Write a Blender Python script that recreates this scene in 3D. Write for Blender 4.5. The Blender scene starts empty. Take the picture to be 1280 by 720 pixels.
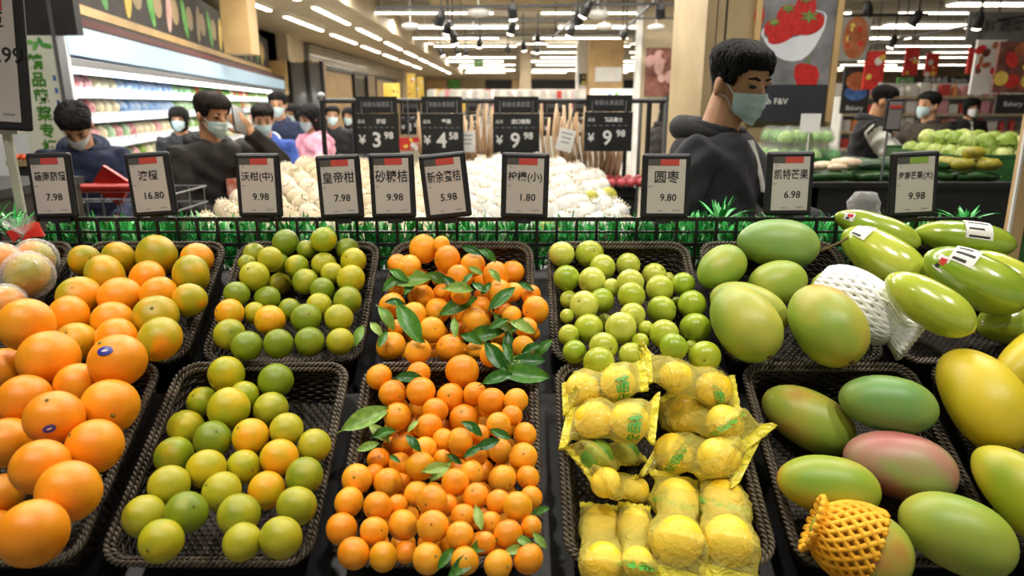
import bpy, math, random
import numpy as np
from mathutils import Vector, Matrix, Quaternion

# ------------------------------------------------------------------ camera, light, exposure
SC = bpy.context.scene
COL = SC.collection
F = 860.0                       # focal length in pixels of a 1280 x 720 frame
PITCH = math.radians(15.0)
CAMPOS = Vector((0, 0, 1.5))
cam_d = bpy.data.cameras.new('camera')
cam_d.sensor_width = 36.0
cam_d.lens = F / 1280 * 36.0
cam_d.clip_start = 0.05
cam_d.dof.use_dof = True
cam_d.dof.focus_distance = 1.15
cam_d.dof.aperture_fstop = 4.8
cam = bpy.data.objects.new('camera', cam_d)
COL.objects.link(cam)
cam.location = CAMPOS
cam.rotation_euler = (math.pi / 2 - PITCH, 0, 0)
SC.camera = cam

world = bpy.data.worlds.new('world')
SC.world = world
world.use_nodes = True
world.node_tree.nodes['Background'].inputs[0].default_value = (1.0, 0.95, 0.88, 1)
world.node_tree.nodes['Background'].inputs[1].default_value = 0.32

SC.view_settings.view_transform = 'Standard'
SC.view_settings.look = 'None'
SC.view_settings.gamma = 1.0
SC.view_settings.use_curve_mapping = False
SC.view_settings.exposure = 0.2

def light(kind, name, loc, target, energy, color=(1, .94, .86), size=0.1, size_y=None, spot=60, blend=.5):
    d = bpy.data.lights.new(name, kind)
    d.energy = energy
    d.color = color
    if kind == 'AREA':
        d.size = size
        if size_y:
            d.shape = 'RECTANGLE'
            d.size_y = size_y
    else:
        d.shadow_soft_size = size
    if kind == 'SPOT':
        d.spot_size = math.radians(spot)
        d.spot_blend = blend
    o = bpy.data.objects.new(name, d)
    COL.objects.link(o)
    o.location = loc
    o.rotation_euler = (Vector(target) - Vector(loc)).to_track_quat('-Z', 'Y').to_euler()
    return o

# track spots over the fruit stand and linear luminaires over the aisles
for i, x in enumerate((-1.3, -.45, .45, 1.3)):
    light('SPOT', 'track_spot_light', (x, .35, 3.0), (x * .75, 1.12, 1.0), 54, size=.05, spot=62, blend=.8)
for i, x in enumerate((-1.6, 0, 1.6)):
    light('SPOT', 'track_spot_light', (x, 1.9, 3.1), (x * .85, 1.2, 1.0), 26, size=.06, spot=70, blend=.8)
for y in (2.6, 5.2, 8.2, 11.5, 16, 22, 29, 37):
    wid = 6 if y < 12 else 10
    light('AREA', 'linear_light', (0, y, 3.25), (0, y, 0), (120 if y < 5 else 230 if y < 12 else 520), size=wid, size_y=.25)

# ------------------------------------------------------------------ pixel helpers (1280 x 720)
CP, SP = math.cos(PITCH), math.sin(PITCH)
def ray(px, py):
    a = (px - 640) / F
    b = (360 - py) / F
    return Vector((a, CP + b * SP, -SP + b * CP))          # camera depth 1
def at(px, py, depth):
    return CAMPOS + ray(px, py) * depth
def onY(px, py, Y):
    r = ray(px, py)
    return CAMPOS + r * (Y / r.y)
def onZ(px, py, Z):
    r = ray(px, py)
    return CAMPOS + r * ((Z - CAMPOS.z) / r.z)
def onplane(px, py, p0, n):
    r = ray(px, py)
    return CAMPOS + r * ((Vector(p0) - CAMPOS).dot(n) / r.dot(n))

# ------------------------------------------------------------------ materials
MATS = {}
def lin(c):
    return tuple((v / 12.92 if v <= .04045 else ((v + .055) / 1.055) ** 2.4) for v in c)
def hexc(h):
    h = h.lstrip('#')
    return lin(tuple(int(h[i:i + 2], 16) / 255 for i in (0, 2, 4)))
def mat(name, c1, c2=None, rough=.5, scale=6.0, detail=3.0, bump=0.0, bscale=40.0, metal=0.0, emit=None, estr=0.0,
        spec=.5, alpha=1.0, island=False, objrand=0.0, coat=0.0, trans=0.0, lo=.35, hi=.65, sss=0.0, c3=None):
    """noise between c1 and c2 in object space; optional fine bump, per-object or per-island variation"""
    if name in MATS:
        return MATS[name]
    m = bpy.data.materials.new(name)
    m.use_nodes = True
    nt = m.node_tree
    N, L = nt.nodes, nt.links
    b = N['Principled BSDF']
    b.inputs['Roughness'].default_value = rough
    b.inputs['Metallic'].default_value = metal
    b.inputs['Specular IOR Level'].default_value = spec
    b.inputs['Coat Weight'].default_value = coat
    b.inputs['Coat Roughness'].default_value = .15
    b.inputs['Alpha'].default_value = alpha
    b.inputs['Transmission Weight'].default_value = trans
    if sss:
        b.inputs['Subsurface Weight'].default_value = sss
        b.inputs['Subsurface Radius'].default_value = (.01, .005, .002)
        b.inputs['Subsurface Scale'].default_value = 1.0
    if isinstance(c1, str): c1 = hexc(c1)
    if isinstance(c2, str): c2 = hexc(c2)
    if isinstance(c3, str): c3 = hexc(c3)
    tc = N.new('ShaderNodeTexCoord')
    if c2 is None:
        b.inputs['Base Color'].default_value = (*c1, 1)
    else:
        ramp = N.new('ShaderNodeValToRGB')
        ramp.color_ramp.elements[0].position = lo
        ramp.color_ramp.elements[1].position = hi
        ramp.color_ramp.elements[0].color = (*c1, 1)
        ramp.color_ramp.elements[1].color = (*c2, 1)
        if c3 is not None:
            e = ramp.color_ramp.elements.new(hi + .18)
            e.color = (*c3, 1)
        src = None
        if scale > 0:
            nz = N.new('ShaderNodeTexNoise')
            nz.noise_dimensions = '4D'
            nz.inputs['Scale'].default_value = scale
            nz.inputs['Detail'].default_value = detail
            L.new(tc.outputs['Object'], nz.inputs['Vector'])
            oi = N.new('ShaderNodeObjectInfo')
            mm = N.new('ShaderNodeMath'); mm.operation = 'MULTIPLY'; mm.inputs[1].default_value = 37.0
            L.new(oi.outputs['Random'], mm.inputs[0])
            L.new(mm.outputs[0], nz.inputs['W'])
            src = nz.outputs['Fac']
            if objrand:
                ad = N.new('ShaderNodeMath'); ad.operation = 'MULTIPLY_ADD'
                ad.inputs[1].default_value = objrand
                sb = N.new('ShaderNodeMath'); sb.operation = 'SUBTRACT'; sb.inputs[1].default_value = .5
                L.new(oi.outputs['Random'], sb.inputs[0])
                L.new(sb.outputs[0], ad.inputs[0])
                L.new(src, ad.inputs[2])
                src = ad.outputs[0]
        if island:
            ge = N.new('ShaderNodeNewGeometry')
            src = ge.outputs['Random Per Island']
        L.new(src, ramp.inputs['Fac'])
        L.new(ramp.outputs['Color'], b.inputs['Base Color'])
    if bump:
        nb = N.new('ShaderNodeTexNoise')
        nb.inputs['Scale'].default_value = bscale
        nb.inputs['Detail'].default_value = 2.0
        L.new(tc.outputs['Object'], nb.inputs['Vector'])
        bp = N.new('ShaderNodeBump')
        bp.inputs['Strength'].default_value = bump
        bp.inputs['Distance'].default_value = .02
        L.new(nb.outputs['Fac'], bp.inputs['Height'])
        L.new(bp.outputs['Normal'], b.inputs['Normal'])
    if emit is not None:
        if isinstance(emit, str): emit = hexc(emit)
        b.inputs['Emission Color'].default_value = (*emit, 1)
        b.inputs['Emission Strength'].default_value = estr
    MATS[name] = m
    return m

# ------------------------------------------------------------------ mesh helpers
class MB:
    def __init__(s):
        s.v = []; s.f = []; s.n = 0
    def add(s, verts, faces):
        b = s.n
        s.v.extend([tuple(v) for v in verts]); s.n += len(verts)
        s.f.extend([tuple(i + b for i in f) for f in faces])
        return s
    def box(s, c, d, M=None):
        x, y, z = (d[0] / 2, d[1] / 2, d[2] / 2)
        vs = [Vector((c[0] + i * x, c[1] + j * y, c[2] + k * z)) for i in (-1, 1) for j in (-1, 1) for k in (-1, 1)]
        if M is not None: vs = [M @ v for v in vs]
        return s.add(vs, [(0, 1, 3, 2), (4, 6, 7, 5), (0, 4, 5, 1), (2, 3, 7, 6), (0, 2, 6, 4), (1, 5, 7, 3)])
    def tube(s, pts, r, sides=6, closed=False, cap=True):
        pts = [Vector(p) for p in pts]
        n = len(pts)
        rr = r if hasattr(r, '__len__') else [r] * n
        prev = None
        vs = []
        for i in range(n):
            a = pts[i - 1] if (i > 0 or closed) else pts[i]
            c = pts[(i + 1) % n] if (i < n - 1 or closed) else pts[i]
            t = (c - a)
            t = t.normalized() if t.length > 1e-9 else Vector((0, 0, 1))
            if prev is None:
                u = t.orthogonal().normalized()
            else:
                u = prev - t * prev.dot(t)
                u = u.normalized() if u.length > 1e-6 else t.orthogonal().normalized()
            prev = u
            w = t.cross(u)
            for k in range(sides):
                q = 2 * math.pi * k / sides
                vs.append(pts[i] + (u * math.cos(q) + w * math.sin(q)) * rr[i])
        fs = []
        for i in range(n if closed else n - 1):
            j = (i + 1) % n
            for k in range(sides):
                l = (k + 1) % sides
                fs.append((i * sides + k, i * sides + l, j * sides + l, j * sides + k))
        if not closed and cap:
            fs.append(tuple(reversed(range(sides))))
            fs.append(tuple((n - 1) * sides + k for k in range(sides)))
        return s.add(vs, fs)
    def loft(s, rings, cap=True, closed_ring=True):
        m = len(rings[0]); vs = [v for r in rings for v in r]; fs = []
        for i in range(len(rings) - 1):
            for k in range(m if closed_ring else m - 1):
                l = (k + 1) % m
                fs.append((i * m + k, i * m + l, (i + 1) * m + l, (i + 1) * m + k))
        if cap and closed_ring:
            fs.append(tuple(reversed(range(m))))
            fs.append(tuple((len(rings) - 1) * m + k for k in range(m)))
        return s.add(vs, fs)
    def sphere(s, c, r, seg=16, rings=10, M=None):
        r = r if hasattr(r, '__len__') else (r, r, r)
        vs = [Vector((0, 0, 1))]
        for i in range(1, rings):
            a = math.pi * i / rings
            for k in range(seg):
                q = 2 * math.pi * k / seg
                vs.append(Vector((math.sin(a) * math.cos(q), math.sin(a) * math.sin(q), math.cos(a))))
        vs.append(Vector((0, 0, -1)))
        fs = []
        for k in range(seg):
            fs.append((0, 1 + k, 1 + (k + 1) % seg))
        for i in range(rings - 2):
            for k in range(seg):
                l = (k + 1) % seg
                fs.append((1 + i * seg + k, 1 + (i + 1) * seg + k, 1 + (i + 1) * seg + l, 1 + i * seg + l))
        last = len(vs) - 1
        b = 1 + (rings - 2) * seg
        for k in range(seg):
            fs.append((last, b + (k + 1) % seg, b + k))
        out = []
        for v in vs:
            p = Vector((v.x * r[0], v.y * r[1], v.z * r[2]))
            if M is not None: p = M @ p
            out.append(p + Vector(c))
        return s.add(out, fs)
    def mesh(s, name, smooth=True):
        me = bpy.data.meshes.new(name)
        me.from_pydata([tuple(v) for v in s.v], [], s.f)
        me.polygons.foreach_set('use_smooth', [smooth] * len(me.polygons))
        me.update()
        return me
def link(name, me, material=None, parent=None, loc=None, rot=None, scale=None, M=None):
    o = bpy.data.objects.new(name, me)
    COL.objects.link(o)
    if material is not None and me is not None and len(me.materials) == 0:
        me.materials.append(material)
    if parent is not None: o.parent = parent
    if M is not None: o.matrix_local = M
    if loc is not None: o.location = loc
    if rot is not None:
        if isinstance(rot, Quaternion):
            o.rotation_mode = 'QUATERNION'; o.rotation_quaternion = rot
        else: o.rotation_euler = rot
    if scale is not None:
        o.scale = scale if hasattr(scale, '__len__') else (scale,) * 3
    return o
def tag(o, label, cat, group=None, kind=None):
    o['label'] = label
    o['category'] = cat
    if group: o['group'] = group
    if kind: o['kind'] = kind
    return o
def struct(o):
    o['kind'] = 'structure'
    return o
def empty(name, loc=(0, 0, 0), rot=None, M=None):
    return link(name, None, loc=None if M is not None else loc, rot=rot, M=M)
def boxobj(name, c, d, material, parent=None, bevel=0.0, rot=None):
    me = MB().box((0, 0, 0), d).mesh(name, False)
    o = link(name, me, material, parent, loc=c, rot=rot)
    if bevel:
        b = o.modifiers.new('bevel', 'BEVEL'); b.width = bevel; b.segments = 2
    return o
_txt = {}
TMP = bpy.data.scenes.new('workbench')                 # scratch scene: keeps modifier evaluation cheap
def evaluated(o):
    TMP.collection.objects.link(o)
    vl = TMP.view_layers[0]
    vl.update()
    me = bpy.data.meshes.new_from_object(o.evaluated_get(vl.depsgraph))
    bpy.data.objects.remove(o)
    return me
def text_mesh(body, size, bold=0.0, align='CENTER'):
    key = (body, size, bold, align)
    if key in _txt: return _txt[key]
    cu = bpy.data.curves.new('lettering', 'FONT')
    cu.body = body; cu.size = size; cu.align_x = align; cu.align_y = 'CENTER'
    cu.resolution_u = 2
    cu.offset = bold
    o = bpy.data.objects.new('lettering', cu)
    me = evaluated(o)
    me.name = 'lettering'
    _txt[key] = me
    return me
def text(name, body, size, material, parent, loc, rot=(math.pi / 2, 0, 0), bold=0.0, align='CENTER', maxw=None):
    me = text_mesh(body, size, bold, align).copy()
    me.materials.clear(); me.materials.append(material)
    sc = 1.0
    if maxw and len(me.vertices):
        xs = [v.co.x for v in me.vertices]
        w = max(xs) - min(xs)
        if w > maxw: sc = maxw / w
    return link(name, me, material, parent, loc=loc, rot=rot, scale=(sc, 1, 1))
def frame(x, z, p):
    """matrix whose local z is z and local x is as close to x as possible"""
    z = Vector(z).normalized(); x = Vector(x)
    x = (x - z * x.dot(z)).normalized()
    y = z.cross(x)
    M = Matrix((x, y, z)).transposed().to_4x4()
    M.translation = Vector(p)
    return M
R = math.radians
rng = random.Random(7)
# ------------------------------------------------------------------ fruit stand: sloping black shelves
black_paint = mat('black_paint', '#0b0b0c', '#141414', rough=.45, scale=20)
dark_metal = mat('dark_metal', '#1c1b1b', rough=.4, metal=.6)
steel = mat('steel', '#8d9095', rough=.35, metal=.9)
PITCHX = .315
BW, BD = .284, .074                                      # basket width, depth
COLX = [-2.33, -1.325, -.325, .69, 1.68, 2.68]
class Row:
    def __init__(s, far, slope, length):
        s.L = length
        s.u = Vector((0, math.cos(slope), math.sin(slope)))        # up the slope
        s.n = Vector((0, -math.sin(slope), math.cos(slope)))
        s.c = Vector((0, *far)) - s.u * (length / 2)               # centre of the rim plane
        s.rot = Matrix((Vector((1, 0, 0)), s.u, s.n)).transposed()
    def M(s, x, n=0, u=0):
        m = s.rot.to_4x4(); m.translation = s.c + Vector((x, 0, 0)) + s.n * n + s.u * u
        return m
ROW = {'U': Row((1.405, 1.219), R(34.5), .297), 'L': Row((1.0916, 1.0728), R(31), .338)}
def bx(i): return COLX[i] * PITCHX

stand = empty('fruit_stand', (0, 0, 0))
tag(stand, 'black two-tier sloping fruit stand that carries all the wicker baskets', 'display stand')
for k in 'UL':
    link('shelf', MB().box((0, 0, 0), (2.7, ROW[k].L + .012, .02)).mesh('shelf', False), black_paint, stand, M=ROW[k].M(0, -BD - .014, -.010))
RL = ROW['L']
link('front_lip', MB().box((0, 0, 0), (2.7, .012, .05)).mesh('front_lip', False), black_paint, stand, M=RL.M(0, -BD + .003, -RL.L / 2 - .022))
link('metal_strip', MB().box((0, 0, 0), (2.7, .006, .012)).mesh('metal_strip', False), steel, stand, M=RL.M(0, -BD + .022, -RL.L / 2 - .031))
link('riser', MB().box((0, 1.165, .86), (2.7, .02, .25)).mesh('riser', False), black_paint, stand)
link('front_panel', MB().box((0, .86, .42), (2.7, .02, .82)).mesh('front_panel', False), black_paint, stand)
link('back_panel', MB().box((0, 1.505, .545), (2.7, .11, 1.09)).mesh('back_panel', False), black_paint, stand)
for sx in (-1, 1):
    link('side_panel', MB().add([Vector((sx * 1.35, y, z)) for y, z in ((.86, 0), (1.49, 0), (1.49, 1.15), (.86, .78))] +
         [Vector((sx * 1.37, y, z)) for y, z in ((.86, 0), (1.49, 0), (1.49, 1.15), (.86, .78))],
         [(0, 1, 2, 3), (7, 6, 5, 4), (0, 4, 5, 1), (1, 5, 6, 2), (2, 6, 7, 3), (3, 7, 4, 0)]).mesh('side_panel', False), black_paint, stand)

# ------------------------------------------------------------------ wicker baskets
wick = mat('wicker_dark', '#211b14', '#3b3227', rough=.5, scale=60, spec=.4)
wick_rim = mat('wicker_rim', '#3f372b', '#5f5545', rough=.45, scale=45, spec=.5)
wick_in = mat('wicker_backing', '#15110d', '#1f1914', rough=.7, scale=40)
def rrect(hx, hy, r, n):
    """n points, evenly spaced by arc length, on a rounded rectangle"""
    pts = []
    for cx, cy, a0 in ((hx - r, hy - r, 0), (-hx + r, hy - r, 90), (-hx + r, -hy + r, 180), (hx - r, -hy + r, 270)):
        for k in range(13):
            a = R(a0 + 90 * k / 12)
            pts.append((cx + r * math.cos(a), cy + r * math.sin(a)))
    pts.append(pts[0])
    P = np.array(pts)
    d = np.r_[0, np.cumsum(np.hypot(*np.diff(P, axis=0).T))]
    t = np.linspace(0, d[-1], n, endpoint=False)
    return np.c_[np.interp(t, d, P[:, 0]), np.interp(t, d, P[:, 1])], d[-1]
def basket_meshes(BL):
    hx, hy, rc = BW / 2, BL / 2, .035
    taper = .022
    rim, wall, floor_, back = MB(), MB(), MB(), MB()
    # rim: two ropes, each of two twisted strands
    for off, z, ro, ph in ((0, 0.001, .0026, 0), (-.0072, -.003, .0025, 1.5)):
        n = 600
        pts, per = rrect(hx + off, hy + off, rc + off, n)
        tw = round(per / .0155)
        tang = np.roll(pts, -1, 0) - np.roll(pts, 1, 0)
        tang /= np.linalg.norm(tang, axis=1)[:, None]
        nor = np.c_[tang[:, 1], -tang[:, 0]]
        for s in (0, math.pi):
            a = np.linspace(0, 2 * math.pi * tw, n, endpoint=False) + s + ph
            q = [(pts[i, 0] + nor[i, 0] * .0026 * math.cos(a[i]), pts[i, 1] + nor[i, 1] * .0026 * math.cos(a[i]),
                  z + .0026 * math.sin(a[i])) for i in range(n)]
            rim.tube(q, ro, 5, closed=True)
    # wall: weavers passing in front of and behind the stakes
    ns = 76
    rows = 11
    for k in range(rows):
        t = (k + .5) / rows
        z = -.006 - t * (BD - .010)
        o = -taper * t
        pts, per = rrect(hx - .004 + o, hy - .004 + o, rc + o * .4, ns * 2)
        tang = np.roll(pts, -1, 0) - np.roll(pts, 1, 0)
        tang /= np.linalg.norm(tang, axis=1)[:, None]
        nor = np.c_[tang[:, 1], -tang[:, 0]]
        q = []
        for i in range(ns * 2):
            w = .0024 * math.cos(math.pi * (i / 1 + k)) if i % 1 == 0 else 0
            w = .0024 * (1 if ((i // 2 + k) % 2 == 0) else -1) * (1 if i % 2 == 0 else 0)
            q.append((pts[i, 0] + nor[i, 0] * w, pts[i, 1] + nor[i, 1] * w, z))
        wall.tube(q, .0031, 4, closed=True)
    top, _ = rrect(hx - .004, hy - .004, rc, ns)
    bot, _ = rrect(hx - .004 - taper, hy - .004 - taper, rc - taper * .4, ns)
    for i in range(ns):
        wall.tube([(top[i, 0], top[i, 1], -.004), (bot[i, 0], bot[i, 1], -BD)], .0016, 4)
    # dark lining outside the weave keeps the walls closed
    t2, _ = rrect(hx - .0015, hy - .0015, rc, 48)
    b2, _ = rrect(hx - .0015 - taper, hy - .0015 - taper, rc - taper * .4, 48)
    back.loft([[(x, y, -.004) for x, y in t2], [(x, y, -BD - .001) for x, y in b2]], cap=False)
    back.add([(x, y, -BD - .002) for x, y in b2], [tuple(range(48))])
    # floor: crossed flat strips
    fx, fy = hx - taper - .006, hy - taper - .006
    nx, ny = 34, 38
    for i in range(nx):
        x = -fx + 2 * fx * (i + .5) / nx
        q = []
        for j in range(ny + 1):
            y = -fy + 2 * fy * j / ny
            q.append((x, y, -BD + .0022 + .0012 * (1 if (i + j) % 2 else -1)))
        vs = [(p[0] + s * .0024, p[1], p[2]) for p in q for s in (-1, 1)]
        floor_.add(vs, [(2 * j, 2 * j + 1, 2 * j + 3, 2 * j + 2) for j in range(ny)])
    for j in range(ny):
        y = -fy + 2 * fy * (j + .5) / ny
        q = []
        for i in range(nx + 1):
            x = -fx + 2 * fx * i / nx
            q.append((x, y, -BD + .0022 - .0012 * (1 if (i + j) % 2 else -1)))
        vs = [(p[0], p[1] + s * .0024, p[2]) for p in q for s in (-1, 1)]
        floor_.add(vs, [(2 * i, 2 * i + 2, 2 * i + 3, 2 * i + 1) for i in range(nx)])
    return rim.mesh('rim'), wall.mesh('woven_wall'), floor_.mesh('woven_floor', False), back.mesh('lining', False)
BMS = {k: basket_meshes(ROW[k].L) for k in 'UL'}
BASK = {}
def basket(key, row, i, label):
    M = ROW[row].M(bx(i))
    BM = BMS[row]
    b = empty('wicker_basket', M=M)
    tag(b, label, 'basket', 'wicker fruit baskets on the stand')
    link('rim', BM[0], wick_rim, b); link('woven_wall', BM[1], wick, b)
    link('woven_floor', BM[2], wick, b); link('lining', BM[3], wick_in, b)
    BASK[key] = M
    return b
COLX0 = -3.33
COLX.append(COLX0)
basket('U0', 'U', 6, 'dark wicker basket holding film-wrapped fruit with a red tie')
basket('U1', 'U', 0, 'dark wicker basket of large yellow-orange citrus behind the oranges')
basket('U2', 'U', 1, 'dark wicker basket heaped with small green citrus against the black fence')
basket('U3', 'U', 2, 'dark wicker basket of tangerines with many green leaves')
basket('U4', 'U', 3, 'dark wicker basket of round pale green jujubes')
basket('U5', 'U', 4, 'dark wicker basket with green mangoes and one in white foam net')
basket('U6', 'U', 5, 'dark wicker basket piled with green papayas')
basket('L0', 'L', 0, 'dark wicker basket full of big bright oranges')
basket('L1', 'L', 1, 'dark wicker basket of green and yellow citrus with bare floor corner')
basket('L2', 'L', 2, 'dark wicker basket overflowing with tiny orange tangerines')
basket('L3', 'L', 3, 'dark wicker basket of lemons in yellow plastic packs')
basket('L4', 'L', 4, 'dark wicker basket with a pink-red mango among green mangoes')
basket('L5', 'L', 5, 'dark wicker basket of long yellow mangoes')

# ------------------------------------------------------------------ settling fruit along its line of sight
TP = .022
hx = BW / 2
def rectdist(p, o, u, v, lu, lv):
    d = p - o
    a = min(max(d.dot(u), 0), lu); b = min(max(d.dot(v), 0), lv)
    return (d - u * a - v * b).length
WALLS = {}
for key, M in BASK.items():
    hy = ROW[key[0]].L / 2; R3 = M.to_3x3(); w = []
    for sx in (-1, 1):
        v = Vector((sx * TP, 0, BD + .004))
        w.append((M @ Vector((sx * (hx - .006 - TP), -hy, -BD)), R3 @ Vector((0, 1, 0)), R3 @ v.normalized(), 2 * hy, v.length))
    for sy in (-1, 1):
        v = Vector((0, sy * TP, BD + .004))
        w.append((M @ Vector((-hx, sy * (hy - .006 - TP), -BD)), R3 @ Vector((1, 0, 0)), R3 @ v.normalized(), 2 * hx, v.length))
    WALLS[key] = w
PLACED = []                             # world centre, radius
def nearby(key, d=.30):
    c = BASK[key].translation
    return [b for b in PLACED if (b[0] - c).length < d]
def floorz(key, p):
    M = BASK[key]
    return (p - M.translation).dot(M.to_3x3() @ Vector((0, 0, 1))) + BD
def blocked(key, p, rad, near, overlap, walls):
    if floorz(key, p) < .004 + rad * .99 or p.y + rad > 1.464: return True
    for q, qr in near:
        if (p - q).length < (rad + qr) * overlap: return True
    for w in walls:
        if rectdist(p, *w) < rad + .003: return True
    return False
def wallset(key, x=None):
    c = BASK[key].translation
    return [w for k, M in BASK.items() if (M.translation - c).length < .43 for w in WALLS[k]]
def settle(key, px, py, rp, overlap=.985, walls=True, step=.003):
    """move a ball of pixel radius rp from the camera into the basket until it first touches something"""
    M = BASK[key]; n = ROW[key[0]].n
    r = ray(px, py)
    t = (M.translation - CAMPOS).dot(n) / r.dot(n) - .22
    near = nearby(key, .36)
    ws = wallset(key) if walls else []
    while t < 3:
        if blocked(key, CAMPOS + r * t, rp / F * t, near, overlap, ws): break
        t += step
    t -= step
    for _ in range(4):
        step /= 2
        if not blocked(key, CAMPOS + r * (t + step), rp / F * (t + step), near, overlap, ws): t += step
    p = CAMPOS + r * t; rad = rp / F * t
    PLACED.append((p, rad))
    return p, rad

# ------------------------------------------------------------------ citrus and round fruit
def citrus_mesh(name, seed, flat=.9, dimple=.06, seg=28, rings=18, wob=.02):
    r_ = random.Random(seed)
    a = [r_.uniform(-1, 1) * wob for _ in range(6)]
    mb = MB().sphere((0, 0, 0), 1.0, seg, rings)
    out = []
    for v in mb.v:
        v = Vector(v)
        q = math.atan2(v.y, v.x); c = v.z
        k = 1 + a[0] * math.cos(2 * q + a[1] * 9) * (1 - c * c) + a[2] * c * 1.5 + a[3] * math.cos(3 * q) * (1 - c * c) * .6
        h = max(0, c)
        k -= dimple * math.exp(-((1 - h) / .03)) if c > 0 else dimple * .5 * math.exp(-((1 + c) / .02))
        out.append((v.x * k, v.y * k, v.z * k * flat))
    mb.v = out
    return mb.mesh(name)
def scar_mesh(kind, flat, dimple):
    mb = MB()
    z = flat * (1 - dimple) + .004
    if kind == 'button':      # little green-brown calyx star
        n = 10
        vs = [(0, 0, z + .03)] + [((.105 if k % 2 else .06) * math.cos(2 * math.pi * k / n), (.105 if k % 2 else .06) * math.sin(2 * math.pi * k / n), z + .004) for k in range(n)]
        mb.add(vs, [(0, 1 + k, 1 + (k + 1) % n) for k in range(n)])
        mb.tube([(0, 0, z), (0.005, 0, z + .06)], .028, 6)
    else:                     # dark navel point
        n = 10
        vs = [(0, 0, z + .008)] + [(.055 * math.cos(2 * math.pi * k / n), .055 * math.sin(2 * math.pi * k / n), z + .002) for k in range(n)]
        mb.add(vs, [(0, 1 + k, 1 + (k + 1) % n) for k in range(n)])
    return mb.mesh('stem_scar')
def camquat(dx, dy, roll=0):
    """rotation whose +z pole points to the camera, leaned by dx (right) and dy (up)"""
    z = Vector((dx, -.75 + 0 * dy, .55 + dy)).normalized()
    x = Vector((math.cos(roll), math.sin(roll), .13))
    return frame(x, z, (0, 0, 0)).to_quaternion()
m_scar = mat('calyx', '#6b7a2a', '#7d6a35', rough=.7, scale=4)
m_dot = mat('navel', '#3a2410', rough=.8)
class Kind:
    def __init__(s, name, flat, dimple, wob=.02, n=3, scar='button'):
        s.name = name
        s.meshes = {}
        s.base = [citrus_mesh(name, 10 * len(name) + i, flat, dimple, wob=wob) for i in range(n)]
        s.scar = scar_mesh(scar, flat, dimple); s.dot = scar_mesh('dot', flat, dimple)
    def make(s, p, rad, material, label, cat, group, pole='rand', scar=True, dot=False):
        i = rng.randrange(len(s.base))
        key = (i, material.name)
        if key not in s.meshes:
            me = s.base[i].copy(); me.materials.append(material); s.meshes[key] = me
        if pole == 'rand':
            q = camquat(rng.uniform(-1.2, 1.2), rng.uniform(-.9, .9), rng.uniform(0, 6))
            if rng.random() < .45: q = q @ Quaternion((1, 0, 0), math.pi)
        else:
            q = camquat(*pole)
        o = link(s.name, s.meshes[key], None, None, loc=p, rot=q, scale=rad)
        tag(o, label, cat, group)
        if scar: link('navel_dot' if dot else 'stem_scar', s.dot if dot else s.scar, m_dot if dot else m_scar, o)
        return o
K_or = Kind('navel_orange', .97, .03, .015)
K_ci = Kind('citrus_fruit', .88, .06, .03, 4)
K_gr = Kind('green_citrus', .95, .03, .02, 4)
K_ta = Kind('tangerine', .86, .07, .03, 4)
K_su = Kind('small_tangerine', .92, .04, .02, 4)
K_ju = Kind('green_jujube', .97, .09, .02, 4)

skin = dict(rough=.36, bump=.12, bscale=38, spec=.5)
m_or = mat('skin_orange', '#f2900c', '#f8a41c', scale=1.2, objrand=.3, **skin)
m_ci = mat('skin_yelloworange', '#b0a512', '#f2990c', scale=.85, detail=1, objrand=.4, lo=.3, hi=.5, **skin)
m_cig = mat('skin_yellowgreen', '#a09c12', '#e2a60e', scale=.8, detail=1, objrand=.2, lo=.42, hi=.7, **skin)
m_gr = mat('skin_green', '#788c16', '#b4ae22', scale=.9, detail=1.5, objrand=.6, lo=.3, hi=.75, **skin)
m_gy = mat('skin_greenyellow', '#93a51a', '#cfb514', scale=.9, detail=1.5, objrand=.3, lo=.3, hi=.7, **skin)
m_go = mat('skin_goldcitrus', '#c8b010', '#f0a512', scale=.9, detail=1.5, lo=.35, hi=.6, **skin)
m_ta = mat('skin_tangerine', '#ee8d0a', '#f9ac24', scale=1.1, objrand=.5, lo=.3, hi=.7, **skin)
m_tay = mat('skin_tangerine_yellow', '#e39a0c', '#f5ae20', scale=1.1, objrand=.3, **skin)
m_ju = mat('skin_jujube', '#a8b528', '#ccce58', scale=.9, detail=1.5, objrand=.5, lo=.3, hi=.75, rough=.3, bump=.02, bscale=20)
m_jug = mat('skin_jujube_green', '#8fa820', '#b4bf3c', scale=.9, detail=1.5, objrand=.3, lo=.3, hi=.75, rough=.3, bump=.02, bscale=20)

# --- upper basket of large yellow-orange citrus (px, py, radius px, colour: g = greenish, o = orange)
U1 = [(106,325,19,'g'),(148,323,21,'g'),(196,320,26,'g'),(247,323,20,'o'),(239,344,25,'g'),(131,345,26,'g'),(184,348,23,'o'),
      (99,371,26,'o'),(150,371,26,'o'),(199,369,23,'o'),(237,375,21,'o'),(86,397,27,'o'),(141,401,25,'o'),(195,395,27,'g'),
      (94,427,25,'g'),(146,424,27,'o'),(200,424,28,'o')]
for x, y, r, c in U1:
    p, rad = settle('U1', x, y, r)
    K_ci.make(p, rad, m_cig if c == 'g' else m_ci,
              ('yellow-green' if c == 'g' else 'yellow-orange') + ' citrus in the basket behind the big oranges', 'citrus', 'large citrus in the basket behind the oranges')
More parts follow.
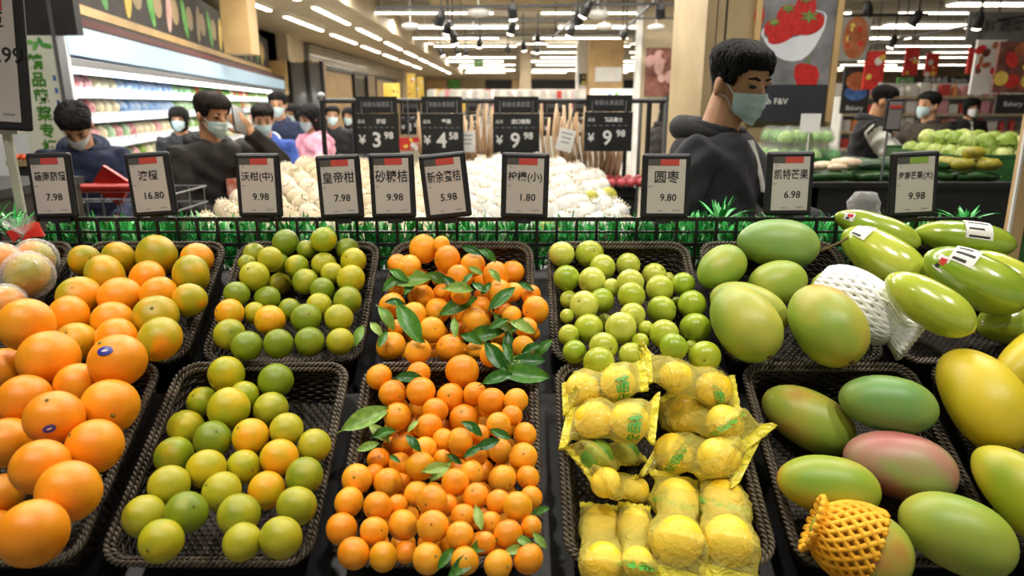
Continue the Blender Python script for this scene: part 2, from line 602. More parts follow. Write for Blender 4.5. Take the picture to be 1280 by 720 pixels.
# --- big navel oranges
m_stk = mat('purple_sticker', '#2b2a86', '#3a3aa0', rough=.35, scale=3)
m_stk2 = mat('sticker_white', '#e8e6ea', rough=.4)
L0 = [(33,406,33,0),(5,463,28,0),(61,448,35,0),(98,482,28,0),(30,500,32,0),(147,451,34,1),(138,508,34,2),(10,553,31,0),(68,522,34,3),
      (118,558,34,0),(5,616,24,0),(50,583,34,0),(87,614,38,0),(-3,660,22,0),(42,666,41,0)]
def sticker(o, direction, size=.3):
    """printed oval sticker hugging a fruit of unit radius; direction in world space"""
    q = o.rotation_quaternion.inverted()
    d = (q @ Vector(direction)).normalized()
    x = q @ Vector((1, .0, .25))
    M = frame(x, d, (0, 0, 0))
    for nm, mt, sc, lift in (('sticker', m_stk, 1.0, 1.004), ('sticker_print', m_stk2, .42, 1.008)):
        mb = MB(); rings = 4; n = 16
        vs = [M @ Vector((0, 0, lift))]
        for i in range(1, rings + 1):
            for k in range(n):
                a = 2 * math.pi * k / n
                rr = size * sc * i / rings
                x_, y_ = rr * math.cos(a), rr * .68 * math.sin(a) * (.5 if sc < 1 else 1)
                vs.append(M @ Vector((x_, y_, math.sqrt(1 - x_ * x_ - y_ * y_) * lift)))
        fs = [(0, 1 + k, 1 + (k + 1) % n) for k in range(n)]
        for i in range(rings - 1):
            for k in range(n):
                fs.append((1 + i * n + k, 1 + (i + 1) * n + k, 1 + (i + 1) * n + (k + 1) % n, 1 + i * n + (k + 1) % n))
        mb.add(vs, fs)
        link(nm, mb.mesh(nm), mt, o)
for x, y, r, k in L0:
    p, rad = settle('L0', x, y, r)
    lab = {0: 'big bright navel orange in the front basket', 1: 'navel orange with a blue oval sticker, topmost in its basket',
           2: 'navel orange showing its brown stem button to the front', 3: 'navel orange with a small dark purple sticker low on its side'}[k]
    o = K_or.make(p, rad, m_or, lab, 'orange', 'navel oranges in the front basket', pole=((.5, -.55) if k == 2 else (rng.uniform(-1, 1), 1.2)) if k else 'rand')
    if k == 1: sticker(o, (0.05, -.80, .72), .27)
    if k == 3: sticker(o, (.42, -.95, .0), .22)
# --- small green citrus, upper
U2 = [(357,303,16.6,'g'),(383,312,12,'g'),(405,300,16.5,'y'),(434.6,312,14.5,'g'),(318,317.5,14,'g'),(308.7,329,11,'g'),(350,328,12,'g'),(338,324,16,'g'),
      (371,333,15,'y'),(404.8,331,15.8,'g'),(441.7,326,16.4,'y'),(414.8,341,13.7,'g'),(350,354.5,13.8,'g'),(318,345,18.5,'g'),(381.8,352,16.5,'g'),
      (438.6,349,18,'y'),(403,362.4,15.5,'g'),(296,367.7,16,'g'),(334,373,16,'g'),(434.6,375.6,18,'g'),(318.4,391.4,14,'g'),(362,387.5,15,'g'),(399,382,16,'g'),
      (286.8,391.4,18,'o'),(383,398,19,'g'),(338,400.7,19.5,'o'),(423.5,398,18,'g'),(286.8,418,19.5,'g'),(308.7,432.4,19,'g'),(348,429.7,18.7,'g'),
      (387,427,18.6,'g'),(424.8,427,17.5,'g')]
for x, y, r, c in U2:
    p, rad = settle('U2', x, y, r)
    K_gr.make(p, rad, {'g': m_gr, 'y': m_gy, 'o': m_go}[c],
              {'g': 'small green citrus in the heaped basket by the fence', 'y': 'small yellowish citrus in the heaped green basket by the fence',
               'o': 'orange-tinged citrus among green ones in the basket by the fence'}[c], 'citrus', 'small green citrus in the upper basket')
# --- small green citrus, front
L1 = [(283,468,23,'y'),(345,476,22,'g'),(305,494,18,'y'),(253,502,19,'y'),(286,510.5,26,'y'),(339,512,22,'g'),(232,535.5,23,'y'),(266,549,23,'g'),
      (313,545.6,23,'o'),(358.5,537,21,'g'),(393,557,21,'g'),(217.5,570,24,'y'),(304.5,584,21.5,'y'),(349.6,572,23.5,'o'),(258,586,24,'y'),(380.6,595,23.5,'g'),
      (211.5,607,25,'g'),(277,614.5,24.3,'g'),(333.5,613,23.5,'o'),(180.5,645.5,26,'g'),(233,640.6,26,'g'),(371,632.6,25,'g'),(298.5,643.5,26,'g'),
      (201.4,676.5,27,'y'),(303,677.7,24,'g'),(351.6,671.6,26.5,'g')]
for x, y, r, c in L1:
    p, rad = settle('L1', x, y, r)
    K_gr.make(p, rad, {'g': m_gr, 'y': m_gy, 'o': m_go}[c],
              {'g': 'green citrus lying in the front basket with the bare floor corner', 'y': 'yellow-green citrus in the front basket with the bare floor corner',
               'o': 'golden yellow citrus among the green ones of the front basket'}[c], 'citrus', 'small green citrus in the front basket')
# --- jujubes
U4 = [(702,317.5,16,'j'),(737,317.5,17.5,'j'),(753,334,16,'j'),(785,331.5,15.5,'j'),(835,348,8,'j'),(818,344,15.5,'j'),(708,348,16.7,'g'),(740,351,17.5,'j'),(765,359,11,'j'),(788,353,17,'j'),
      (854,355.5,15,'g'),(825,361,17.5,'j'),(711,374.5,11.5,'j'),(789.5,369.5,17.2,'j'),(752,376,16,'g'),(846,379,8,'g'),(730,382,18.5,'j'),(865.5,380.5,18,'g'),(708.6,395,9,'j'),
      (827,388,18.5,'g'),(790.5,394,16,'j'),(756,401,9,'j'),(736,410.5,18.5,'j'),(807,410.5,10,'j'),(776,410,20,'j'),(711,419,13.5,'j'),(869,410.5,19.5,'g'),
      (830,417.5,18.5,'j'),(800,427,11,'j'),(864,434,9,'g'),(842,434,17.5,'g'),(718,440,15,'g'),(754.5,434,18.5,'j'),(789,444,16,'j'),(881,446,20,'j'),(749,453.5,20,'j')]
for x, y, r, c in U4:
    p, rad = settle('U4', x, y, r)
    K_ju.make(p, rad, m_ju if c == 'j' else m_jug, ('pale' if c == 'j' else 'deeper') + ' green round jujube in the basket beside the green mangoes', 'jujube', 'green jujubes in the basket')

# ------------------------------------------------------------------ leaves
m_leaf = mat('citrus_leaf', '#1f5a17', '#4f8a2c', rough=.35, scale=9, objrand=.5, lo=.3, hi=.7)
m_leafl = mat('citrus_leaf_pale', '#6f9a3a', '#9cbc5a', rough=.4, scale=9, objrand=.4)
def leaf_mesh(seed):
    r_ = random.Random(seed)
    bend, tw = r_.uniform(.05, .22), r_.uniform(-.3, .3)
    vs, fs = [], []
    n = 8
    for i in range(n + 1):
        t = i / n
        w = .2 * (math.sin(math.pi * min(1, t * .97 + .015)) ** .8)
        for k in (-1, -.5, 0, .5, 1):
            z = abs(k) * .07 + bend * math.sin(math.pi * t) + tw * k * w * t
            vs.append((t - .5, k * w, z))
    for i in range(n):
        for k in range(4):
            a = i * 5 + k
            fs.append((a, a + 5, a + 6, a + 1))
    mb = MB().add(vs, fs)
    mb.tube([(-.62, 0, -.02), (-.5, 0, .0), (0, 0, bend - .005), (.46, 0, .02)], [.014, .014, .01, .004], 5)
    return mb.mesh('leaf')
LEAVES = [leaf_mesh(i) for i in range(5)]
LEAFM = {}
def leaf(key, x1, y1, x2, y2, owners, pale=False, lift=0.0):
    """leaf between two image points, laid on the fruit below it, a part of the nearest fruit"""
    M = BASK[key]; n = ROW[key[0]].n
    cx, cy = (x1 + x2) / 2, (y1 + y2) / 2
    r = ray(cx, cy); t = (M.translation - CAMPOS).dot(n) / r.dot(n) - .15
    near = nearby(key); ws = wallset(key)
    ex, ey = (x2 - x1) * .65, (y2 - y1) * .65
    while True:
        stop = False
        for k, (qx, qy) in enumerate(((cx, cy), (cx - ex, cy - ey), (cx + ex, cy + ey), (cx - ex / 2, cy - ey / 2), (cx + ex / 2, cy + ey / 2))):
            p = at(qx, qy, t)
            if floorz(key, p) < .008 or any((p - q).length < qr + (.004 if k == 0 else 0) for q, qr in near) or any(rectdist(p, *w) < .009 for w in ws):
                stop = True; break
        if stop: break
        t += .0015
    a = at(x1, y1, t); b = at(x2, y2, t - rng.uniform(0, .008)); c = at(cx, cy, t - lift)
    L_ = (b - a).length * 1.3
    z = (n * .6 - r.normalized() * .6 + Vector((rng.uniform(-.3, .3), rng.uniform(-.2, .2), 0)))
    W = frame(b - a, z, c)
    W = W @ Matrix.Diagonal((L_, L_, L_, 1))
    own = min(owners, key=lambda o: (o.location - c).length)
    i = rng.randrange(5)
    mt = m_leafl if pale else m_leaf
    if (i, mt.name) not in LEAFM:
        me = LEAVES[i].copy(); me.materials.append(mt); LEAFM[(i, mt.name)] = me
    wm = Matrix.LocRotScale(own.location, own.rotation_quaternion, own.scale)
    o = link('leaf', LEAFM[(i, mt.name)], None, own, M=wm.inverted() @ W)
    o['label'] = 'green leaf'
    return o
U3 = [(529,311,18),(552,306,11),(559.5,324.5,17.7),(497.5,330,13),(511,334,16),(591,331,15),(573,345,14),(641,340,14.5),(620,345,18),(496,360,11),(552.5,364,10),(529,371,15),
      (576,367.5,13),(641,365,13),(625,365,16),(664,369,13),(490,382.5,17),(547.5,387.5,15.5),(517.5,394,16),(601,382.5,12.5),(669.5,387.5,17.5),(640,394,12.5),
      (595,402.5,20),(495,410,11),(540,412.5,16.5),(665,417,10),(657.5,410,14),(622,422,10),(489,432.5,18),(522.5,439.5,16.5),(562,435.5,18),(654.5,434,14.5),(595,437.5,12),(615,444,15.5)]
def bed(key, kind, material, rad, label, cat, group, nx, ny, lim=None):
    """hidden lower layer resting on the basket floor"""
    out = []
    M = BASK[key]; hy = ROW[key[0]].L / 2
    for i in range(nx):
        for j in range(ny):
            fx, fy = hx - TP - .010 - rad, hy - TP - .010 - rad
            x = -fx + 2 * fx * i / (nx - 1); y = -fy + 2 * fy * j / (ny - 1)
            p = Vector((x + rng.uniform(-.002, .002), y + rng.uniform(-.002, .002), -BD + .004 + rad))
            PLACED.append((M @ p, rad))
            out.append(kind.make(M @ p, rad, material, label, cat, group))
    return out
tang = bed('U3', K_ta, m_ta, .0225, 'leafy-basket tangerine', 'tangerine', 'tangerines in the leafy basket', 5, 5)
for x, y, r in U3:
    p, rad = settle('U3', x, y, r * 1.03)
    yel = (x, y) in ((540, 412.5), (595, 437.5))
    tang.append(K_ta.make(p, rad, m_tay if yel else m_ta, '', 'tangerine', 'tangerines in the leafy basket'))
for o in tang: o['label'] = 'plump orange tangerine in the basket strewn with leaves'
def zl(l, ox, oy, s): return [(a / s + ox, b / s + oy, c / s + ox, d / s + oy) for a, b, c, d in l]
for q in zl([(465,450,605,380),(240,420,330,580),(705,420,800,330),(210,290,380,280),(690,235,735,285),(480,330,590,330),(590,580,740,545),(680,610,745,720),
             (820,690,950,680),(930,665,990,590),(720,460,790,540),(800,500,900,540),(180,400,250,395),(270,350,305,270),(510,480,520,560),(610,300,670,340),
             (135,610,170,545),(140,430,200,520),(780,550,790,660),(590,225,645,245),(380,260,480,300),(555,560,640,600),(800,540,850,480),(200,240,270,280),
             (560,120,640,150),(640,140,710,180),(700,520,770,480),(760,600,800,690),(860,640,940,610),(170,330,230,260),(460,270,520,310),(300,560,360,590),(560,300,600,250),(690,300,650,350),(840,300,900,330),(100,500,150,560)], 440, 280, 4):
    leaf('U3', *q, tang, pale=rng.random() < .2, lift=.004)
L2 = [(474,471.5,16),(523,467,15),(578,464,20.5),(491,492,17),(526,489,18),(563,496,17),(594,492.5,15),(615,502,17),(645,500.5,15),(544,513.5,16),(497,520,17),(640,519.5,13),
      (580,523,18),(536,534,17),(623,531,15.5),(600,543,12),(656,543,15),(504,552,14),(554,549,13),(575,551,16),(531,561,15),(625,563,15),(595,571,14),(553,573,11),(654,571,17.5),
      (473,574,14),(500,580,14),(526,583,17.5),(590,591,15),(468,593,13),(446,599,18.5),(501,603,12),(485,603,17.5),(569,603,17),(660,596.5,14.5),(628,599,17.5),(521,617,16),
      (558,631.5,14),(540,626,19),(595,620,16),(623,627.5,15),(664,621.5,14),(647,633.5,18.5),(436,627.5,18),(497,631.5,13),(472,633,18),(579,645.6,15.5),(614,654,14),
      (504,656,19),(541,658,19.5),(427,661,19),(468,664,17.5),(664,658,13),(575,670,17.5),(635,668.6,18.5),(607,678,13),(507,690,14),(441.6,692,20),(478.7,696,18),(535,698,19),
      (581,701,17),(623,706,18),(660,698,19)]
DOTS = {(654,571),(541,658),(579,645.6),(500,580)}
tiny = bed('L2', K_su, m_ta, .0185, 'x', 'tangerine', 'tiny tangerines in the overflowing front basket', 6, 7)
for x, y, r in L2:
    p, rad = settle('L2', x, y, r * 1.03)
    d = (x, y) in DOTS
    tiny.append(K_su.make(p, rad, m_tay if rng.random() < .12 else m_ta, '', 'tangerine', 'tiny tangerines in the overflowing front basket',
                          pole=(0, .1) if d else 'rand', dot=d))
for o in tiny: o['label'] = 'tiny round orange tangerine in the overflowing front basket'
for q in zl([(120,265,220,205),(185,255,235,300),(540,125,610,95),(600,90,720,105),(355,395,420,385),(515,325,570,300),(510,510,525,570),(500,640,560,610),
             (435,715,500,660),(305,270,325,240),(690,525,730,510),(690,590,720,630),(425,345,460,370),(265,110,330,100),(245,350,270,365),(545,5,600,80),
             (200,290,250,270),(380,420,420,370),(600,650,650,630),(400,690,430,640),(640,40,600,95),(470,250,520,280),(150,330,200,310),(480,350,520,320),(330,330,300,290),(560,270,610,290),(680,630,640,600)], 390, 430, 2.481):
    leaf('L2', *q, tiny, pale=q[0] < 470 or rng.random() < .2, lift=.006)
# stray leaves of the green citrus basket and the jujube gap
leaf('U2', 444, 432, 452, 410, [o for o in COL.objects if o.name.startswith('green_citrus')], pale=True)
# ------------------------------------------------------------------ mangoes and papayas
def prof(t, kind):
    """radius at t in 0..1 along the fruit"""
    s = 2 * t - 1
    if kind == 'mango': return max(0, 1 - abs(s) ** 2.25) ** .5 * (1 + .07 * s)
    if kind == 'long': return max(0, 1 - abs(s) ** 2.3) ** .5 * (1 + .12 * s)
    return max(0, 1 - abs(s) ** 2.6) ** .58 * (1 + .10 * s)            # papaya
def bendz(t, kind): return {'mango': .05, 'long': .16, 'papaya': .0}[kind] * (1 - (2 * t - 1) ** 2)
def longfruit_mesh(kind, seed, seg=28, n=26):
    r_ = random.Random(seed)
    rings = []
    ph = r_.uniform(0, 6); am = .02 if kind != 'papaya' else .03
    for i in range(n + 1):
        t = .5 - .5 * math.cos(math.pi * (.004 + .992 * i / n))
        p = prof(t, kind)
        ring = []
        for k in range(seg):
            a = 2 * math.pi * k / seg
            w = 1 + am * math.cos(2 * a + ph) + (.02 * math.cos(5 * a) * (1 - t) if kind == 'papaya' else 0)
            ring.append(Vector((2 * t - 1, p * w * math.cos(a), p * w * math.sin(a) + bendz(t, kind))))
        rings.append(ring)
    return MB().loft(rings).mesh(kind)
LONG = {k: [longfruit_mesh(k, i) for i in range(3)] for k in ('mango', 'long', 'papaya')}
LONGM = {}
def stub_mesh(kind):
    mb = MB()
    mb.tube([(.975, 0, .0), (1.0, 0, .005), (1.015, 0, .01)], [.11, .09, .06], 8)
    return mb.mesh('stem_end')
STUB = {k: stub_mesh(k) for k in LONG}
m_stub = mat('stem_brown', '#4a3a1c', '#6b5a2a', rough=.8, scale=8)
TS = (.06, .16, .28, .39, .5, .61, .72, .84, .94)
QUEUE = []
def long_fruit(name, key, x1, y1, x2, y2, hw, kind, material, label, cat, group, grow=1.02, tail=(), net=None):
    """fruit whose tips lie at two image points; queued, then settled together with its neighbours"""
    M = BASK[key]; n = ROW[key[0]].n
    h = .09
    p0 = M.translation + n * (h - BD)
    A, B = onplane(x1, y1, p0, n), onplane(x2, y2, p0, n)
    C = (A + B) / 2
    dep = (C - CAMPOS).y * CP - (C - CAMPOS).z * SP
    QUEUE.append(dict(name=name, key=key, kind=kind, mat=material, label=label, cat=cat, group=group, net=net, n=np.array(n),
                      r=np.array((C - CAMPOS) / dep), t=dep, H=np.array((B - A) / 2 / dep), w=hw / F,
                      ts=np.array(list(TS) + [t for t, k in tail]), rr=np.array([prof(t, kind) * grow for t in TS] + [k for t, k in tail]),
                      bz=np.array([bendz(t, kind) for t in TS] + [0 for t in tail]), o=np.zeros(3)))
def settle_long():
    """gravity along each line of sight; fruits, basket walls, floors and the fence push back; a weak pull keeps the place in the basket"""
    cam0 = np.array(CAMPOS)
    keys = {q['key'] for q in QUEUE}
    stat = [(np.array(p), r_) for p, r_ in PLACED if any((p - BASK[k].translation).length < .45 for k in keys)]
    SPp = np.array([p for p, _ in stat]); SR = np.array([r_ for _, r_ in stat])
    W = [tuple(np.array(v) if hasattr(v, '__len__') else v for v in w) for k in BASK if k in keys or k in ('L3', 'U4') for w in WALLS[k]]
    def balls(q):
        C = cam0 + q['r'] * q['t'] + q['o']
        wd = q['w'] * q['t']
        return C + np.outer(2 * q['ts'] - 1, q['H'] * q['t']) + np.outer(q['bz'] * wd, q['n']), q['rr'] * wd
    def contacts(i, bs, others):
        """deepest contact of fruit i with each neighbour, wall, floor and fence: (push vector, other fruit or None)"""
        q = QUEUE[i]; P, Rr = bs[i]; out = []
        for j in others:
            P2, R2 = bs[j]
            if np.abs(P[4] - P2[4]).max() > .3: continue
            d = P[:, None] - P2[None]; L_ = np.sqrt((d ** 2).sum(2)); pen = Rr[:, None] + R2[None] - L_
            k = np.unravel_index(pen.argmax(), pen.shape)
            if pen[k] > 0: out.append((d[k] / max(L_[k], 1e-6) * pen[k], j))
        if len(SPp):
            d = P[:, None] - SPp[None]; L_ = np.sqrt((d ** 2).sum(2)); pen = Rr[:, None] + SR[None] - L_
            k = np.unravel_index(pen.argmax(), pen.shape)
            if pen[k] > 0: out.append((d[k] / max(L_[k], 1e-6) * pen[k], None))
        pen = (.005 + Rr - (P - np.array(BASK[q['key']].translation)) @ q['n'] - BD).max()
        if pen > 0: out.append((q['n'] * pen, None))
        pen = (P[:, 1] + Rr - 1.462).max()
        if pen > 0: out.append((np.array((0, -pen, 0)), None))
        for o_, u_, v_, lu, lv in W:
            d = P - o_
            if np.abs(d[4]).max() > .45: continue
            cl = o_ + np.outer(np.clip(d @ u_, 0, lu), u_) + np.outer(np.clip(d @ v_, 0, lv), v_)
            e = P - cl; L_ = np.sqrt((e ** 2).sum(1)); pen = Rr + .004 - L_
            k = pen.argmax()
            if pen[k] > 0: out.append((e[k] / max(L_[k], 1e-6) * pen[k], None))
        return out
    # each in turn comes in along its line of sight until it touches
    bs = []
    for i, q in enumerate(QUEUE):
        q['t'] -= .30; bs.append(balls(q))
        while q['t'] < 2:
            q['t'] += .004; bs[i] = balls(q)
            if contacts(i, bs, range(i)): break
        q['t'] -= .004; bs[i] = balls(q)
    # then all sink together, giving way sideways by a few millimetres
    CAP = .020
    for it in range(260):
        g = .0012 if it < 170 else 0
        for i, q in enumerate(QUEUE):
            q['t'] += g
            if it < 170: q['o'] *= .98
            bs[i] = balls(q)
        push = [np.zeros(3) for _ in QUEUE]; back = [0.0] * len(QUEUE)
        for i, q in enumerate(QUEUE):
            for v, j in contacts(i, bs, range(i)):
                if j is None: push[i] += v
                else:
                    push[i] += v * .5; push[j] -= v * .5
                if np.linalg.norm(q['o']) > CAP * .95: back[i] = max(back[i], np.linalg.norm(v))
        for q, v, bk in zip(QUEUE, push, back):
            rl = np.linalg.norm(q['r']); ru = q['r'] / rl
            al = v @ ru
            q['t'] += (al * .8 - bk * .5) / rl; q['o'] += (v - ru * al) * .8
            L_ = np.linalg.norm(q['o'])
            if L_ > CAP: q['o'] *= CAP / L_
    out = []
    for q in QUEUE:
        P, Rr = balls(q)
        PLACED.extend((Vector(p), float(r_)) for p, r_ in zip(P, Rr))
        C = Vector(cam0 + q['r'] * q['t'] + q['o']); H = Vector(q['H'] * q['t']); n = Vector(q['n']); w = q['w'] * q['t']
        X = H.normalized(); Z = (n - X * n.dot(X)).normalized(); Y = Z.cross(X)
        Wm = Matrix((X, Y, Z)).transposed().to_4x4() @ Matrix.Diagonal((H.length, w, w, 1)); Wm.translation = C
        i = rng.randrange(3)
        kk = (q['kind'], i, q['mat'].name)
        if kk not in LONGM:
            me = LONG[q['kind']][i].copy(); me.materials.append(q['mat']); LONGM[kk] = me
        o = link(q['name'], LONGM[kk], M=Wm)
        tag(o, q['label'], q['cat'], q['group'])
        link('stem_end', STUB[q['kind']], m_stub, o)
        if q['net']:
            t0, t1, flare, mt, ns, thick, over, lab = q['net']
            foam_net(o, wm(o), q['kind'], t0, t1, flare, mt, ns, thick, over=over, tail=1)['label'] = lab
        out.append(o)
    return out
mskin = dict(rough=.42, bump=.03, bscale=16, spec=.5)
mg = mat('mango_green', '#88a438', '#bab546', scale=.7, detail=1.5, lo=.38, hi=.72, **mskin)
mg2 = mat('mango_bluegreen', '#6c9a50', '#93a84a', scale=.7, detail=1.5, lo=.4, hi=.75, **mskin)
mgr = mat('mango_blush', '#8aa436', '#b3ac42', c3='#c0813a', scale=.8, detail=1.2, lo=.4, hi=.58, **mskin)
mred = mat('mango_red', '#93a45a', '#b08a70', c3='#b86e66', scale=.9, detail=1.2, lo=.34, hi=.5, **mskin)
mor = mat('mango_orange', '#cc8a30', '#a3ac34', c3='#7fa432', scale=.8, detail=1.2, lo=.34, hi=.5, **mskin)
myel = mat('mango_yellow', '#c9b81c', '#e2c832', scale=.8, detail=1.2, lo=.3, hi=.7, **mskin)
myg = mat('mango_yellowgreen', '#8ea41f', '#c6bd2c', scale=.8, detail=1.2, lo=.3, hi=.6, **mskin)
G5, G4 = 'green mangoes in the basket with the white foam net', 'mangoes in the front basket with the yellow foam net'
def wm(o): return Matrix.LocRotScale(o.location, o.rotation_euler.to_quaternion() if o.rotation_mode != 'QUATERNION' else o.rotation_quaternion, o.scale)
def foam_net(parent, W, kind, t0, t1, flare, material, ns, thick, over=1.06, tail=0.0):
    """diamond lattice sleeve around a long fruit, in the fruit's unit space; t0 is the open flared end"""
    mb = MB()
    n = 30
    sx, sw = W.to_scale()[0], W.to_scale()[1]
    def P(t, a):
        p = prof(min(max(t, .02), .98), kind)
        if t < t0 + flare:
            k = 1 - (t - t0) / flare
            p = max(p * 1.0, .32 + .45 * k * k) if tail else p
            p = p * (1 - .0 * k) + 0
        r_ = p * over + .012
        return Vector(((2 * t - 1) * sx, r_ * math.cos(a) * sw, (r_ * math.sin(a) + bendz(min(max(t, 0), 1), kind)) * sw))
    for s in (-1, 1):
        for k in range(ns):
            a0 = 2 * math.pi * k / ns
            pts = [P(t0 + (t1 - t0) * i / n, a0 + s * 1.35 * i / n) for i in range(n + 1)]
            mb.tube(pts, thick, 4)
    me = mb.mesh('foam_net')
    L_ = W.copy(); L_.translation = (0, 0, 0)
    inv = Matrix.Diagonal((1 / sx, 1 / sw, 1 / sw, 1))
    o = link('foam_net', me, material, parent, M=inv)
    return o
foam_w = mat('foam_white', '#f8f8f6', '#ffffff', rough=.7, scale=30)
foam_y = mat('foam_yellow', '#f2ac18', '#fbc02c', rough=.7, scale=30)
GY = 'long yellow mangoes'
# papayas in film
pskin = dict(rough=.22, bump=.03, bscale=10, coat=.8)
pg = mat('papaya_green', '#86a82a', '#aebd3c', scale=.9, detail=2, lo=.35, hi=.65, **pskin)
pyg = mat('papaya_yellowgreen', '#a3ba2e', '#c8d04a', scale=.9, detail=2, lo=.35, hi=.65, **pskin)
m_paper = mat('label_paper', '#e9e6dc', '#f4f2ea', rough=.5, scale=12)
m_ink = mat('ink_black', '#1c1c1e', rough=.6)
m_inkred = mat('ink_red', '#c8232a', rough=.6)
m_inkgrey = mat('ink_grey', '#85858a', rough=.6)
def patch(parent, kind, t0, t1, a0, a1, material, name, lift=1.03, nu=8, nv=8):
    vs, fs = [], []
    for i in range(nu + 1):
        for j in range(nv + 1):
            t = t0 + (t1 - t0) * i / nu; a = R(a0 + (a1 - a0) * j / nv)
            p = prof(t, kind) * lift
            vs.append((2 * t - 1, p * math.cos(a), p * math.sin(a) + bendz(t, kind)))
    for i in range(nu):
        for j in range(nv):
            q = i * (nv + 1) + j
            fs.append((q, q + 1, q + nv + 2, q + nv + 1))
    return link(name, MB().add(vs, fs).mesh(name), material, parent)
def paper_label(o, t0, t1, a0, a1, lines=3, red=False):
    l = patch(o, 'papaya', t0, t1, a0, a1, m_paper, 'price_sticker', 1.035)
    for k in range(lines):
        u = a0 + (a1 - a0) * (.18 + .68 * k / max(1, lines - 1))
        patch(l, 'papaya', t0 + (t1 - t0) * .12, t1 - (t1 - t0) * (.12 + .2 * (k % 2)), u, u + (a1 - a0) * .09, m_ink if k != 1 or not red else m_inkred, 'print', 1.04, 4, 2)
GP = 'green papayas wrapped in film'
long_fruit('mango', 'U5', 916, 312, 1018, 322, 31, 'mango', mg2, 'big bluish-green mango lying against the back rim of its basket', 'mango', G5)
long_fruit('mango', 'U5', 886, 352, 932, 318, 25, 'mango', mg, 'small yellow-green mango beside the jujubes, tip upward', 'mango', G5)
long_fruit('mango', 'U5', 1015, 335, 950, 358, 28, 'mango', mg, 'rounded yellow-green mango touching the white foam net', 'mango', G5)
long_fruit('netted_mango', 'U5', 1112, 420, 1003, 352, 34, 'mango', mg, 'mango hidden inside a white foam net sleeve', 'mango', G5, grow=1.16, tail=((-.10, .80), (0, .6)), net=(-.12, .93, .4, foam_w, 26, .0050, 1.07, 'white foam net'))
long_fruit('mango', 'U5', 882, 354, 976, 394, 29, 'mango', mg, 'plain green mango squeezed in the middle of its basket', 'mango', G5)
long_fruit('mango', 'U5', 908, 377, 968, 458, 38, 'mango', mg, 'large green mango by the front rim beside the jujubes', 'mango', G5)
long_fruit('mango', 'U5', 990, 371, 1050, 460, 42, 'mango', mgr, 'large green mango with a brownish blush and flecks by the front rim', 'mango', G5)
long_fruit('mango', 'L4', 958, 508, 1072, 572, 35, 'mango', mgr, 'green mango with brownish shoulder beside the lemon packs', 'mango', G4)
long_fruit('mango', 'L4', 1041, 508, 1164, 532, 34, 'mango', mg2, 'smooth bluish-green mango in the back corner of its basket', 'mango', G4)
long_fruit('mango', 'L4', 1073, 566, 1217, 602, 42, 'mango', mred, 'pink-red mango, the only reddish one in the baskets', 'mango', G4)
long_fruit('mango', 'L4', 974, 600, 1103, 622, 36, 'mango', mor, 'green mango with an orange end above the yellow net', 'mango', G4)
long_fruit('mango', 'L4', 1105, 640, 1248, 706, 46, 'mango', mg, 'biggest green mango of the front basket, speckled brown at the end', 'mango', G4)
long_fruit('netted_mango', 'L4', 1012, 655, 1138, 716, 46, 'mango', mgr, 'mango half covered by a yellow foam net sleeve', 'mango', G4, grow=1.12, tail=((.02, .6),), net=(.0, .60, .25, foam_y, 20, .0040, 1.06, 'yellow foam net'))
long_fruit('papaya', 'U6', 1040, 280, 1147, 318, 19, 'papaya', pg, 'slim green papaya against the black fence', 'papaya', GP)
long_fruit('papaya', 'U6', 1135, 300, 1262, 318, 22, 'papaya', pg, 'papaya with a white price sticker lying along the back rim', 'papaya', GP)
long_fruit('papaya', 'U6', 1051, 298, 1153, 364, 28, 'papaya', pyg, 'papaya with a small white sticker near its tip beside the foam net', 'papaya', GP)
long_fruit('papaya', 'U6', 1206, 322, 1300, 372, 24, 'papaya', pyg, 'yellowish papaya half hidden behind the film-wrapped one', 'papaya', GP)
long_fruit('papaya', 'U6', 1216, 420, 1320, 402, 29, 'papaya', pg, 'dark green papaya at the bottom of the papaya pile', 'papaya', GP)
long_fruit('papaya', 'U6', 1147, 326, 1273, 392, 33, 'papaya', pg, 'film-wrapped papaya with a big white label on top of the pile', 'papaya', GP)
long_fruit('papaya', 'U6', 1103, 360, 1212, 430, 28, 'papaya', pyg, 'yellow-green papaya without sticker in front of the pile', 'papaya', GP)
long_fruit('mango', 'L5', 1235, 490, 1310, 432, 30, 'long', myel, 'yellow mango tucked behind the big yellow one', 'mango', GY)
long_fruit('mango', 'L5', 1268, 500, 1360, 560, 30, 'long', myg, 'yellow-green mango leaning on the side of the yellow mango basket', 'mango', GY)
long_fruit('mango', 'L5', 1186, 428, 1264, 546, 43, 'long', myel, 'big yellow mango standing against the rim below the papayas', 'mango', GY)
long_fruit('mango', 'L5', 1210, 545, 1320, 660, 38, 'long', myg, 'long yellow-green mango in front of the big yellow one', 'mango', GY)
LONGOBJ = {o['label']: o for o in settle_long()}
def lf(k): return next(o for l, o in LONGOBJ.items() if k in l)
P1, P2, P3, P4 = lf('slim green papaya'), lf('small white sticker'), lf('lying along the back rim'), lf('big white label')
paper_label(P3, .42, .68, 60, 135)
paper_label(P2, .10, .28, 55, 130, 2)
paper_label(P4, .20, .42, 40, 125, 4)
for o_, t_, a_ in ((P1, .10, 100), (P4, .12, 120)):
    s_ = patch(o_, 'papaya', t_, t_ + .11, a_, a_ + 45, m_stk2, 'brand_sticker', 1.03, 4, 4)
    patch(s_, 'papaya', t_ + .03, t_ + .09, a_ + 8, a_ + 26, m_inkred, 'print', 1.04, 3, 3)
    patch(s_, 'papaya', t_ + .02, t_ + .06, a_ + 28, a_ + 40, m_ink, 'print', 1.04, 3, 3)
